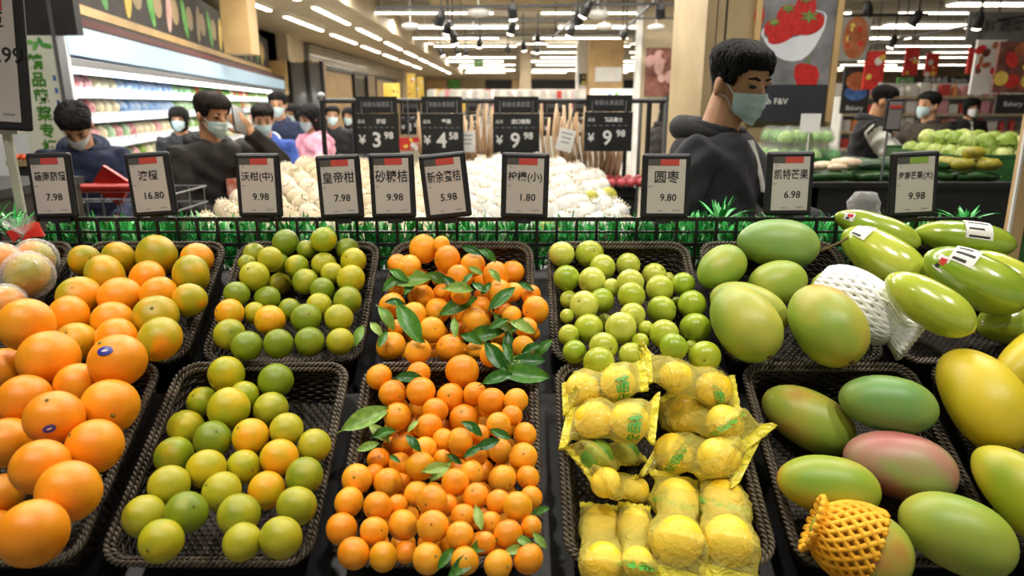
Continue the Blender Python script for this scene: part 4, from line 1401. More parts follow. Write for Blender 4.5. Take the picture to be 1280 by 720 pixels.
# wooden baffle ceilings at the top
m_baf = mat('baffle_wood', '#b5a274', '#cdbb8e', rough=.6, scale=5)
for x0, x1, y0_, y1_, w_ in ((486, 530, 14, 20, 8), (530, 640, 2, 14, 11), (640, 722, 9, 20, 12), (722, 800, 20, 30, 14)):
    a_ = onY(x0, y0_, w_ + 1.5); b_ = onY(x1, y0_, w_ + 1.5)
    t = empty('ceiling_baffle', loc=((a_.x + b_.x) / 2, w_ + 1.5, CZ - .12))
    tag(t, 'pale wooden slat baffle hanging over the hall, %s' % {486: 'beside the soffit', 530: 'over the first light track', 640: 'between two spot clusters', 722: 'beside the slanting tracks'}[x0], 'ceiling baffle')
    for k in range(9):
        boxobj('slat', (0, -1.2 + k * .3, 0), (b_.x - a_.x, .12, .05), m_baf, t)
# round pendant lamps / domes
for px, py, Y in ((513, 33, 12.4), (598, 16, 10), (755, 33, 12.5), (820, 34, 12.5), (747, 18, 10)):
    p = onY(px, py, Y); t = empty('dome_light', loc=p)
    tag(t, 'small white dome downlight on the hall ceiling', 'ceiling lamp', 'dome downlights')
    link('dome', MB().sphere((0, 0, 0), (.16, .16, .06), 16, 8).mesh('dome'), m_white, t)
    link('rod', MB().tube([(0, 0, .04), (0, 0, CZ - p.z)], .012, 6).mesh('rod', False), m_white, t)

# ------------------------------------------------------------------ wooden column with the strawberry poster
CY = 4.5
xa, xb = onY(880, 60, CY).x, onY(1050, 60, CY).x
m_wood3 = mat('wood_column', '#97845f', '#a8946c', rough=.5, scale=3, detail=6)
colm = slab('pillar_wood', xa, xb, CY, CY + .9, 0, CZ, m_wood3)
for px in (893, 905):
    slab('joint', onY(px, 60, CY).x - .006, onY(px, 60, CY).x + .006, CY - .004, CY, 0, CZ, m_frame, colm)
slab('pillar_plank', onY(880, 60, CY).x, onY(892, 60, CY).x, CY - .02, CY, 0, CZ, m_wood2, colm)
slab('pillar_plank', onY(906, 60, CY).x, onY(940, 60, CY).x, CY - .012, CY, 0, CZ, m_wood3, colm)
PYp = CY - .03
pa_, pb_ = onY(943, 100, PYp), onY(1036, 152, PYp)
px0, px1, pz0, pz1 = onY(946, 80, PYp).x, onY(1037, 80, PYp).x, onY(1000, 152, PYp).z, onY(1000, -40, PYp).z
post = empty('strawberry_poster', loc=((px0 + px1) / 2, PYp, (pz0 + pz1) / 2))
tag(post, 'poster with a white bowl of strawberries and chalk lettering on the column', 'poster')
pw, ph = px1 - px0, pz1 - pz0
boxobj('board', (0, 0, 0), (pw, .02, ph), mat('poster_navy', '#23272f', '#2c3038', rough=.6, scale=4), post)
zsp = onY(1000, 106, PYp).z - post.location.z
boxobj('photo_ground', (0, -.011, (ph / 2 + zsp) / 2), (pw, .003, ph / 2 - zsp), mat('poster_grey', '#5a5a5c', '#8b8a8c', rough=.6, scale=5), post)
for s in (-1, 1): boxobj('side_rail', (s * (pw / 2 + .02), -.005, 0), (.035, .04, ph), m_wood, post)
def flat(name, pts, material, parent, y):
    """thin printed shape, pts in the parent's x-z plane"""
    n = len(pts)
    mb = MB().add([(p[0], y, p[1]) for p in pts] + [(p[0], y + .0015, p[1]) for p in pts], [tuple(range(n)), tuple(reversed(range(n, 2 * n)))] + [(k, n + k, n + (k + 1) % n, (k + 1) % n) for k in range(n)])
    return link(name, mb.mesh(name, False), material, parent)
def pp(px, py, Y=PYp, o=None):
    v = onY(px, py, Y) - (o or post).location
    return (v.x, v.z)
def ell(c, a, b, n=24, a0=0, a1=360, rot=0):
    out = []
    for k in range(n):
        q = R(a0 + (a1 - a0) * k / (n - 1 if a1 - a0 < 360 else n))
        x, z = a * math.cos(q), b * math.sin(q)
        out.append((c[0] + x * math.cos(rot) - z * math.sin(rot), c[1] + x * math.sin(rot) + z * math.cos(rot)))
    return out
m_bowl = mat('bowl_white', '#c9cdd6', '#e2e5ea', rough=.5, scale=3)
m_bowlin = mat('bowl_inside', '#6e6a70', rough=.5)
m_straw = mat('strawberry_red', '#b01a16', '#c8281e', rough=.4, scale=40)
m_sgreen = mat('strawberry_green', '#4e6e2c', '#7d9a4a', rough=.5, scale=40)
def rimpt(q, k=1.0):
    return pp(991.5 + 41 * k * math.cos(q) + 4 * math.sin(q), 32 - 17 * k * math.sin(q) - 9 * math.cos(q))
low = [(952, 42), (955, 52), (961, 62), (969, 70), (979, 75.5), (990, 77), (1001, 75), (1010, 68), (1018, 58), (1025, 45), (1030, 34), (1032, 24)]
flat('bowl_body', [pp(*q) for q in low] + [rimpt(R(d)) for d in range(0, -181, -15)], m_bowl, post, -.0140)
flat('bowl_inside', [rimpt(R(d)) for d in range(0, 360, 15)], m_bowl, post, -.0144)
flat('bowl_shade', [rimpt(R(d), .93) for d in range(0, 360, 15)], m_bowlin, post, -.0148)
kk = (pp(1000, 50)[0] - pp(990, 50)[0]) / 10
for i, (sx_, sy_, a_, b_, r_) in enumerate(((966,36,12,11,0),(984,20,14,13,.3),(1006,9,13,14,.2),(976,44,18,9,.4),(1010,30,19,13,.25),(948,20,6,13,0),(996,34,10,10,0))):
    s_ = flat('strawberry', ell(pp(sx_, sy_), a_ * kk, b_ * kk, rot=r_), m_straw, post, -.0152 - .0006 * i)
    if i in (0, 1, 2, 4): flat('leaf_cap', [(pp(sx_, sy_ - b_ * .7)[0] + (.9 if q % 2 else .4) * a_ * kk * .75 * math.cos(q * .524), pp(sx_, sy_ - b_ * .7)[1] + (.9 if q % 2 else .4) * a_ * kk * .5 * math.sin(q * .524)) for q in range(12)], m_sgreen, s_, -.0205)
s_ = flat('strawberry', [pp(993, 82), pp(999, 79), pp(1010, 80), pp(1020, 84), pp(1023, 94), pp(1019, 106), pp(995, 106), pp(991, 94)], m_straw, post, -.0152)
flat('stem_print', [pp(1006, 80), pp(1011, 70), pp(1012, 71), pp(1010, 80)], m_sgreen, s_, -.0172)
text('chalk_lettering', 'Fresh F&V', .052, m_white, post, (pp(962, 127)[0], -.0125, pp(962, 127)[1]), bold=.0006)
# fish eye: dark strip at the column's other side
# ------------------------------------------------------------------ column with the grape poster and far columns
def column(px0, px1, Y, material, top=CZ, d=.6):
    return slab('pillar_far', onY(px0, 90, Y).x, onY(px1, 90, Y).x, Y, Y + d, 0, top, material)
column(800, 848, 13, m_wall)
column(795, 801, 12.9, m_white, d=.2)
column(736, 779, 20, m_wood)
column(650, 664, 24, m_wall); column(722, 740, 21, m_white)
def poster(px0, py0, px1, py1, Y, label, material, th=.03, cat='poster'):
    a_, b_ = onY(px0, py0, Y), onY(px1, py1, Y)
    t = empty('wall_poster', loc=(a_ + b_) / 2); tag(t, label, cat)
    boxobj('board', (0, 0, 0), (b_.x - a_.x, th, a_.z - b_.z), material, t)
    return t, b_.x - a_.x, a_.z - b_.z
def blobs(t, w, h, n, mats_, smin, smax, seed, y=-.018, zr=(-.45, .45), xr=(-.42, .42)):
    r_ = random.Random(seed)
    for k in range(n):
        a_ = r_.uniform(smin, smax) * w
        flat('printed_shape', ell((r_.uniform(*xr) * w, r_.uniform(*zr) * h), a_, a_ * r_.uniform(.5, 1), 12, rot=r_.uniform(0, 3)), mats_[k % len(mats_)], t, y - k * .0006)
m_br = mat('print_brown', '#5b2a22', '#8a5a4c', rough=.6, scale=8); m_pk = mat('print_pink', '#b58a80', '#caa79d', rough=.6, scale=8)
m_og = mat('print_orange', '#9c522c', '#b4744a', rough=.6, scale=9); m_yl = mat('print_yellow', '#d8b23a', '#e8cc6a', rough=.6, scale=9)
m_gn = mat('print_green', '#3e8a3a', '#6fb45a', rough=.6, scale=9); m_rd = mat('print_red', '#b8241e', '#d43c30', rough=.6, scale=9)
m_bu = mat('print_blue', '#2f4f86', '#4e78b4', rough=.6, scale=9)
t, w, h = poster(808, 60, 842, 120, 12.97, 'tall brown food poster on the pale column', m_br); blobs(t, w, h, 9, [m_pk, m_br], .12, .26, 3)
t, w, h = poster(744, 84, 777, 102, 19.95, 'white notice board on the far wooden column', m_white)
t, w, h = poster(724, 92, 738, 106, 20.95, 'small dark poster on the far white column', m_dark); blobs(t, w, h, 4, [m_yl, m_gn], .1, .25, 9)
t, w, h = poster(1054, 18, 1083, 76, 9.0, 'grey hanging poster with a round pizza', mat('poster_pale', '#8a8a82', '#a09f95', rough=.6, scale=4))
flat('pizza', ell((0, 0), w * .44, h * .46), m_og, t, -.0175); blobs(t, w, h, 8, [m_rd, m_yl, m_br], .05, .1, 5, y=-.019, zr=(-.3, .3), xr=(-.25, .25))
t, w, h = poster(1056, 84, 1083, 142, 9.2, 'hanging poster with a soup bowl over a blue base', m_dark)
flat('soup_bowl', ell((0, h * .2), w * .4, h * .2), m_og, t, -.0175); flat('blue_base', ell((0, -h * .05), w * .42, h * .16), m_bu, t, -.0168); text('lettering', 'Bakery', .08, m_white, t, (0, -.019, -h * .38))
t, w, h = poster(1222, 50, 1246, 118, 7.5, 'narrow white banner with orange food prints', m_white); blobs(t, w, h, 9, [m_og, m_rd, m_br], .1, .22, 7)
t, w, h = poster(1250, 52, 1282, 116, 7.3, 'big food poster with bread and meat beside the white banner', m_br); blobs(t, w, h, 8, [m_og, m_yl, m_rd], .15, .3, 8)
t, w, h = poster(1246, 118, 1283, 142, 7.28, 'dark caption board under the bread poster', m_dark); text('lettering', 'Bakery', .07, m_white, t, (0, -.019, 0))
t, w, h = poster(1140, 95, 1222, 106, 12, 'long dark hanging sign with white lettering over the aisle', m_dark); text('lettering', '休闲食品  Snacks', .10, m_white, t, (0, -.019, 0))
t, w, h = poster(1122, 97, 1140, 108, 11, 'small green exit sign over the aisle', m_gn); text('lettering', '出口', .09, m_white, t, (0, -.019, 0))
t, w, h = poster(592, 74, 604, 82, 20, 'small green exit sign on the hall ceiling', m_gn); text('lettering', 'EXIT', .12, m_white, t, (0, -.019, 0))
t, w, h = poster(1212, 15, 1280, 52, 9.5, 'grey hanging sign with dotted lettering under the ceiling', mat('poster_mid', '#6d6d6a', '#8a8a86', rough=.6, scale=4)); text('lettering', '生鲜 蔬菜', .16, m_dark, t, (0, -.019, 0))
for i, (a0, b0, a1, b1, Y, lb) in enumerate(((1083, 64, 1101, 112, 9, 'wide red festive banner beside the pizza poster'), (1133, 60, 1145, 94, 11, 'narrow red hanging banner with white marks'), (1159, 66, 1170, 95, 11.3, 'second narrow red hanging banner'),
                                   (1212, 60, 1224, 92, 9, 'red hanging banner beside the white banner'))):
    t, w, h = poster(a0, b0, a1, b1, Y, lb, m_rd, cat='banner'); blobs(t, w, h, 4, [m_white, m_yl], .1, .22, 20 + i)
    link('cord', MB().tube([(0, 0, h / 2), (0, 0, CZ - t.location.z)], .006, 4).mesh('cord', False), m_dark, t)
t, w, h = poster(479, 104, 500, 124, 17, 'yellow notice with two dark marks by the left wall', m_yl); blobs(t, w, h, 2, [m_dark], .05, .08, 2, zr=(-.05, .05))
t, w, h = poster(508, 92, 520, 124, 19, 'tall yellow and red promotional panel', m_yl); blobs(t, w, h, 5, [m_rd, m_white], .1, .22, 4)
t, w, h = poster(521, 96, 530, 124, 19.5, 'narrow pale yellow panel beside the promotional one', m_yl); blobs(t, w, h, 3, [m_white], .1, .22, 5)
t, w, h = poster(310, 76, 361, 118, 15.6, 'beige board with blue picture on the far side of the fridge', m_wood); flat('blue_picture', ell((-w * .2, h * .25), w * .25, h * .18), m_bu, t, -.018)
# far wall dressing: dark sign bands and wood panels
for x0, x1, mt in ((533, 558, m_wood), (560, 575, m_gn), (577, 605, m_wood2), (607, 640, m_dark), (640, 660, m_wood), (662, 720, m_dark), (780, 797, m_dark), (850, 872, m_rd)):
    slab('wall_panel', onY(x0, 100, BY - .2).x, onY(x1, 100, BY - .2).x, BY - .15, BY - .01, 1.2, onY(x0, 100, BY).z, mt, bpy.data.objects['wall_back'])

# ------------------------------------------------------------------ gondola shelves with goods
PROD = [mat('pack_' + n, c, d, rough=.4, scale=14) for n, c, d in (('red', '#b5231f', '#d9564c'), ('white', '#d8d5cc', '#efece4'), ('yellow', '#d9ab2e', '#ecd070'), ('green', '#3f7f3a', '#7fb06a'),
        ('blue', '#3f62a0', '#7f9ccc'), ('pink', '#cf7f86', '#e9b6b8'), ('brown', '#7a5236', '#a07a54'), ('orange', '#d0702a', '#e8a25c'))]
PBOX = []
for mt in PROD:
    mb = MB().box((0, 0, 0), (1, .8, 1)); mb.box((0, 0, .06), (.72, .82, .5)); me = mb.mesh('goods', False); me.materials.append(mt); PBOX.append(me)
PBOT = []
for mt in PROD:
    mb = MB().tube([(0, 0, -.5), (0, 0, .18), (0, 0, .32), (0, 0, .5)], [.5, .5, .2, .18], 10); me = mb.mesh('bottle', False); me.materials.append(mt); PBOT.append(me)
PNAME = ['red', 'white', 'yellow', 'green', 'blue', 'pink', 'brown', 'orange']
def gondola(x0, x1, Y, levels, label, seed, where, pal, sp=.17, depth=.45, hh=(.13, .205)):
    r_ = random.Random(seed)
    t = empty('shelf_unit', loc=((x0 + x1) / 2, Y, 0)); tag(t, label, 'shelf unit')
    w = x1 - x0
    boxobj('back', (0, depth, levels[-1] / 2 + .1), (w, .03, levels[-1] + .2), m_white, t)
    for z in levels:
        boxobj('shelf', (0, depth / 2, z - .015), (w, depth, .03), m_white, t)
        boxobj('price_rail', (0, -.008, z - .01), (w, .015, .04), m_wall, t)
    for s in (-1, 1): boxobj('upright', (s * w / 2, depth / 2, levels[-1] / 2), (.03, depth, levels[-1]), m_white, t)
    for z in levels:
        n = int(w / sp)
        for k in range(n):
            i = r_.choice(pal); h = r_.uniform(*hh)
            bt = r_.random() < .3
            o = link('bottle' if bt else 'goods_pack', (PBOT if bt else PBOX)[i], None, None, loc=(x0 + .03 + (k + .5) * sp * .98, Y + .12, z + h / 2 + .001), scale=(sp * .8 * (.6 if bt else 1), .13, h))
            tag(o, '%s %s on %s' % (PNAME[i], 'bottle' if bt else 'package', where), 'bottle' if bt else 'package', '%s on %s' % ('bottles' if bt else 'packages', where))
gondola(onY(533, 120, 15).x, onY(735, 120, 15).x, 15, [1.35, 1.6], 'long white shelf unit behind the black hanging price signs', 1, 'the shelf unit behind the black price signs', [0, 1, 1, 2, 5, 1])
gondola(onY(1052, 150, 10.5).x, onY(1290, 150, 10.5).x, 10.5, [.85, 1.1, 1.35, 1.6], 'long shelf unit behind the shoppers by the vegetables', 2, 'the shelf unit behind the vegetable shoppers', [0, 1, 5, 5, 7, 1], sp=.16)
gondola(onY(848, 120, 12).x, onY(885, 120, 12).x, 12, [1.2, 1.45, 1.7], 'narrow shelf unit between the pale column and the jacketed man', 3, 'the narrow shelf unit by the pale column', [1, 0, 2, 5, 4])
gondola(onY(740, 120, 17.2).x, onY(800, 120, 17.2).x, 17.2, [1.4, 1.65], 'short shelf unit under the white notice board', 5, 'the short shelf unit under the notice board', [3, 1, 2, 4])
# white price cards standing on the first unit
for k in range(14):
    p = onY(538 + k * 14, 122, 14.95); p.z = 1.6 + .085
    o = boxobj('price_card', p, (.13, .01, .16), m_white); tag(o, 'small white price card standing on the shelf unit behind the signs', 'price card', 'white price cards on the shelf unit')
    s_ = boxobj('card_foot', (0, 0, -.075), (.05, .12, .02), m_white, o)

# ------------------------------------------------------------------ open refrigerator along the left
ZC = 1.98
A_ = onZ(77, 29, ZC); B_ = onZ(355, 101, ZC)
FD = (B_ - A_).normalized(); FN = Vector((FD.y, -FD.x, 0))          # FN points to the aisle
FLn = (B_ - A_).length
Mf = Matrix((FD, -FN, Vector((0, 0, 1)))).transposed().to_4x4(); Mf.translation = (A_.x, A_.y, 0)
fridge = empty('refrigerated_shelf', M=Mf)                       # local x along, local y into the case
tag(fridge, 'long open refrigerated shelf with a bright blue-white canopy light', 'refrigerator')
m_fw = mat('fridge_white', '#d6dade', '#e6e9ec', rough=.35, scale=3)
m_can = mat('canopy_light', '#a9c6dc', emit='#b5d8f2', estr=.16)
m_dred = mat('dark_red', '#5a1f18', rough=.5)
def fb(name, x, y, z, d, mt): return boxobj(name, (x, y, z), d, mt, fridge)
L2_ = FLn / 2
fb('back_panel', L2_, .86, 1.0, (FLn, .06, 2.0), m_fw)
fb('base', L2_, .42, .2, (FLn, .86, .4), m_dark)
for z in (.62, .80, 1.0, 1.2, 1.4, 1.58):
    fb('shelf', L2_, .5, z - .02, (FLn, .6, .03), m_fw)
    fb('price_strip', L2_, .19, z - .015, (FLn, .015, .05), m_fw)
fb('canopy_light', L2_, .0, ZC - .09, (FLn, .03, .18), m_can)
fb('canopy_top', L2_, .44, ZC + .04, (FLn, .9, .08), m_dark)
fb('canopy_rail', L2_, .02, ZC - .225, (FLn, .05, .05), steel)
fb('canopy_under', L2_, .35, ZC - .185, (FLn, .62, .01), m_dark)
fb('led_strip', L2_, .12, ZC - .205, (FLn, .03, .02), m_lampc)
fb('red_strip', L2_, .0, ZC + .04, (FLn, .02, .05), m_dred)
for z in (1.385, 1.185, .985):
    fb('shelf_led', L2_, .24, z - .005, (FLn, .02, .01), m_lampc)
for x_ in (0.0, FLn): fb('end_panel', x_, .44, 1.0, (.05, .9, 2.0), m_fw)
for k in range(5):
    la = light('AREA', 'fridge_light', Mf @ Vector((FLn * (k + .5) / 5, .12, ZC - .23)), Mf @ Vector((FLn * (k + .5) / 5, .5, 1.2)), 24, (.9, .96, 1), size=FLn / 5, size_y=.06)
# fascia above with fruit pictures
fas = empty('picture_fascia', M=Mf @ Matrix.Translation((L2_, .3, ZC + .40)))
tag(fas, 'dark fascia with pale fruit pictures and wooden edge above the refrigerator', 'fascia')
boxobj('board', (0, 0, .12), (FLn, .04, .62), mat('fascia_dark', '#2a2724', '#3a3632', rough=.7, scale=2), fas)
boxobj('wood_edge', (0, -.03, -.2), (FLn, .06, .07), m_wood, fas)
boxobj('lower_board', (0, 0, -.25), (FLn, .04, .12), m_dark, fas)
for k in range(16):
    x_ = -FLn / 2 + .3 + k * FLn / 16 * .95
    flat('fruit_print', ell((x_, .1), .10, .24, 16, rot=.3 * (-1) ** k), (m_yl, m_wood2, m_pk)[k % 3] if k % 2 else m_gn, fas, -.023 - .001 * (k % 2))
    flat('fruit_print', ell((x_ + .25, .12), .16, .14, 16), m_wood2, fas, -.0225)
# pillar at the middle of the fascia
pq = onY(278, 40, 9.0); pr_ = onY(312, 40, 9.0)
slab('pillar_mid', pq.x, pr_.x, 9.0, 9.3, ZC + .12, CZ, m_wood)
# chilled packs on the shelves
m_meat = mat('meat_pink', '#c46870', '#efc4c0', rough=.35, scale=30); m_tray = mat('tray_white', '#e9e9e6', rough=.4)
m_blue = mat('pack_blue2', '#6f9fd8', '#d4e4f2', rough=.4, scale=8); m_greenp = mat('pack_green2', '#7fb87a', '#d8eccc', rough=.4, scale=8)
m_cream = mat('pack_cream', '#d9cfa8', '#eee6c8', rough=.4, scale=8); m_vegr = mat('veg_mix', '#3d7a2c', '#9cc04a', rough=.5, scale=12); m_redv = mat('veg_red', '#c03a22', '#e0703a', rough=.4, scale=10)
CH = {}
for nm, mt in (('meat', m_meat), ('blue', m_blue), ('green', m_greenp), ('cream', m_cream), ('veg', m_vegr), ('redveg', m_redv)):
    mb = MB().sphere((0, 0, .071), (.066, .065, .064), 10, 6); me = mb.mesh('content'); me.materials.append(mt)
    CH[nm] = me
traym = MB().loft([[(sx * .055, sy * .07, 0) for sx, sy in ((-1, -1), (1, -1), (1, 1), (-1, 1))], [(sx * .07, sy * .085, .035) for sx, sy in ((-1, -1), (1, -1), (1, 1), (-1, 1))]]).mesh('tray', False); traym.materials.append(m_tray)
LABS = {'meat': 'pink meat tray', 'blue': 'blue chilled pack', 'green': 'green chilled pack', 'cream': 'cream-coloured chilled pack', 'veg': 'green vegetable pack', 'redveg': 'red vegetable pack'}
for li, z in enumerate((1.58, 1.4, 1.2, 1.0)):
    x_ = .15
    while x_ < FLn - .3:
        f = x_ / FLn
        nm = ('meat' if f < .10 else 'cream' if f < .15 else 'blue' if f < .30 else 'green' if f < .36 else rng.choice(['veg', 'redveg', 'veg', 'cream'])) if li < 2 else rng.choice(['meat', 'cream', 'veg', 'green'])
        o = link('chilled_tray', traym, None, None, M=Mf @ Matrix.Translation((x_, .30, z)))
        sc = 1.0 + .35 * min(1, f * 2)
        o.scale = (sc, 1, 1.0)
        tag(o, LABS[nm] + ' on the refrigerated shelf', 'chilled pack', LABS[nm] + 's in the refrigerator')
        link('content', CH[nm], None, o)
        x_ += .155 * sc + .012
# white hanging vegetables at top shelf: upper ticket strip
fb('ticket_strip', L2_, .16, ZC - .245, (FLn, .02, .06), m_fw)
# sign panel at the near end of the refrigerator
SY = 4.25
sa, sb_ = onY(32, 44, SY), onY(84, 190, SY)
x0_, x1_ = onY(30, 100, SY).x - .02, onY(78, 100, SY).x
sp_ = empty('vertical_sign', loc=((x0_ + x1_) / 2, SY, (sa.z + .6) / 2 + .0))
tag(sp_, 'white and green vertical sign lettered for fine vegetables at the refrigerator end', 'sign')
sh_ = sa.z - .6
boxobj('panel', (0, 0, 0), (x1_ - x0_, .05, sh_), mat('sign_pale', '#c2c7b4', '#d2d6c6', rough=.5, scale=3), sp_)
boxobj('side_edge', ((x1_ - x0_) / 2 + .012, 0, .3), (.024, .07, sh_ + .8), steel, sp_)
boxobj('top_board', (0, .0, sh_ / 2 + .26), (x1_ - x0_ + .3, .06, .52), m_dark, sp_)
for k in range(6):
    flat('leaf_print', ell((-.09 + k * .035, sh_ / 2 - .04 - .02 * (k % 2)), .03, .014, 10, rot=1.0 * (k - 2)), m_gn, sp_, -.027 - .0005 * k)
for k, ch in enumerate('精品蔬菜专柜'):
    text('character', ch, .088, mat('sign_green', '#3c7a1e', rough=.5), sp_, (.0, -.0265, sh_ / 2 - .155 - k * .098), bold=.0035)
for k in range(5):
    boxobj('small_print', (.095, -.0255, sh_ / 2 - .24 - k * .07), (.018, .002, .03), m_bu, sp_)
# ------------------------------------------------------------------ people
HL = [(-.114, .014, .078, -.050), (-.104, .034, .090, -.030), (-.085, .047, .095, .000), (-.055, .057, .096, .045), (-.02, .066, .096, .078), (.02, .072, .095, .094),
      (.055, .074, .092, .100), (.085, .068, .080, .092), (.106, .050, .056, .068), (.117, .028, .030, .038), (.121, .008, .008, .010)]
HZ = [h[0] for h in HL]
def head_pt(z, a, off=0.0):
    """point on the head surface; a = 0 is the face, positive to local +x"""
    z_ = min(max(z, HZ[0]), HZ[-1])
    w = np.interp(z_, HZ, [h[1] for h in HL]); f = np.interp(z_, HZ, [h[2] for h in HL]); b = np.interp(z_, HZ, [h[3] for h in HL])
    s, c = math.sin(a), math.cos(a)
    e = .88
    x = w * math.copysign(abs(s) ** e, s)
    y = -(f * abs(c) ** e) if c >= 0 else b * abs(c) ** e
    p = Vector((x, y, z))
    n_ = Vector((x / max(w, .01) , y / max(abs(y) + .02, .06), max(0, (z - .03) / .1) * .8))
    if n_.length < 1e-4: n_ = Vector((0, 0, 1))
    return (p + n_.normalized() * off) * 1.0
def remesh(mb, name, voxel, material, smooth=4):
    me = mb.mesh(name)
    o = bpy.data.objects.new(name, me)
    m = o.modifiers.new('r', 'REMESH'); m.mode = 'VOXEL'; m.voxel_size = voxel
    if smooth:
        m2 = o.modifiers.new('s', 'SMOOTH'); m2.factor = .5; m2.iterations = smooth
    out = evaluated(o); bpy.data.meshes.remove(me)
    out.name = name
    out.polygons.foreach_set('use_smooth', [True] * len(out.polygons))
    out.materials.clear(); out.materials.append(material)
    return out
def ik(sh, hand, l1, l2, pole):
    d = hand - sh
    L_ = min(d.length, (l1 + l2) * .995); d = d.normalized()
    a = (l1 * l1 - l2 * l2 + L_ * L_) / (2 * L_)
    h = math.sqrt(max(0, l1 * l1 - a * a))
    p = pole - d * pole.dot(d); p = p.normalized()
    return sh + d * a + p * h, sh + d * L_
def hand_parts(mb, wrist, d, palm, curl=25):
    """palm and five fingers; d = direction of the hand, palm = direction the palm faces"""
    d = d.normalized(); palm = (palm - d * palm.dot(d)).normalized(); s = d.cross(palm)
    M_ = Matrix((d, s, palm)).transposed()
    mb.sphere(wrist + d * .048, (.052, .043, .017), 14, 8, M=M_)
    for off, ln, st in ((-.033, .062, .086), (-.011, .078, .092), (.011, .083, .093), (.032, .075, .090)):
        p = wrist + d * (st - .02) + s * off
        pts, rr, ang = [p], [.0095], 0.0
        for k in range(3):
            ang += R(curl) * (.6 + .3 * k)
            p = p + (d * math.cos(ang) + palm * math.sin(ang)) * ln * (.45, .32, .26)[k]
            pts.append(p); rr.append((.0088, .0082, .006)[k])
        mb.tube(pts, rr, 8)
    p = wrist + d * .03 + s * .036
    q = p + d * .026 + s * .024 + palm * .014; r2 = q + d * .028 + s * .006 + palm * .012
    mb.tube([p, q, r2], [.013, .011, .008], 8)
SKIN = mat('skin', '#c28e68', '#d09e78', rough=.55, scale=6)
HAIR = mat('hair_black', '#070606', '#100d0b', rough=.7, scale=60, spec=.25)
HAIRB = mat('hair_brown', '#150e0a', '#21160f', rough=.7, scale=60, spec=.25)
MASK = mat('mask_blue', '#bcd8da', '#d0e6e4', rough=.8, scale=12)
MASKW = mat('mask_white', '#d5d8d8', '#e4e6e6', rough=.8, scale=12)
EYE = mat('eye_dark', '#17100c', rough=.3)
PANTS = mat('trousers_dark', '#14151a', '#1d1f26', rough=.8, scale=20)
SHOE = mat('shoe_dark', '#17171a', rough=.6)
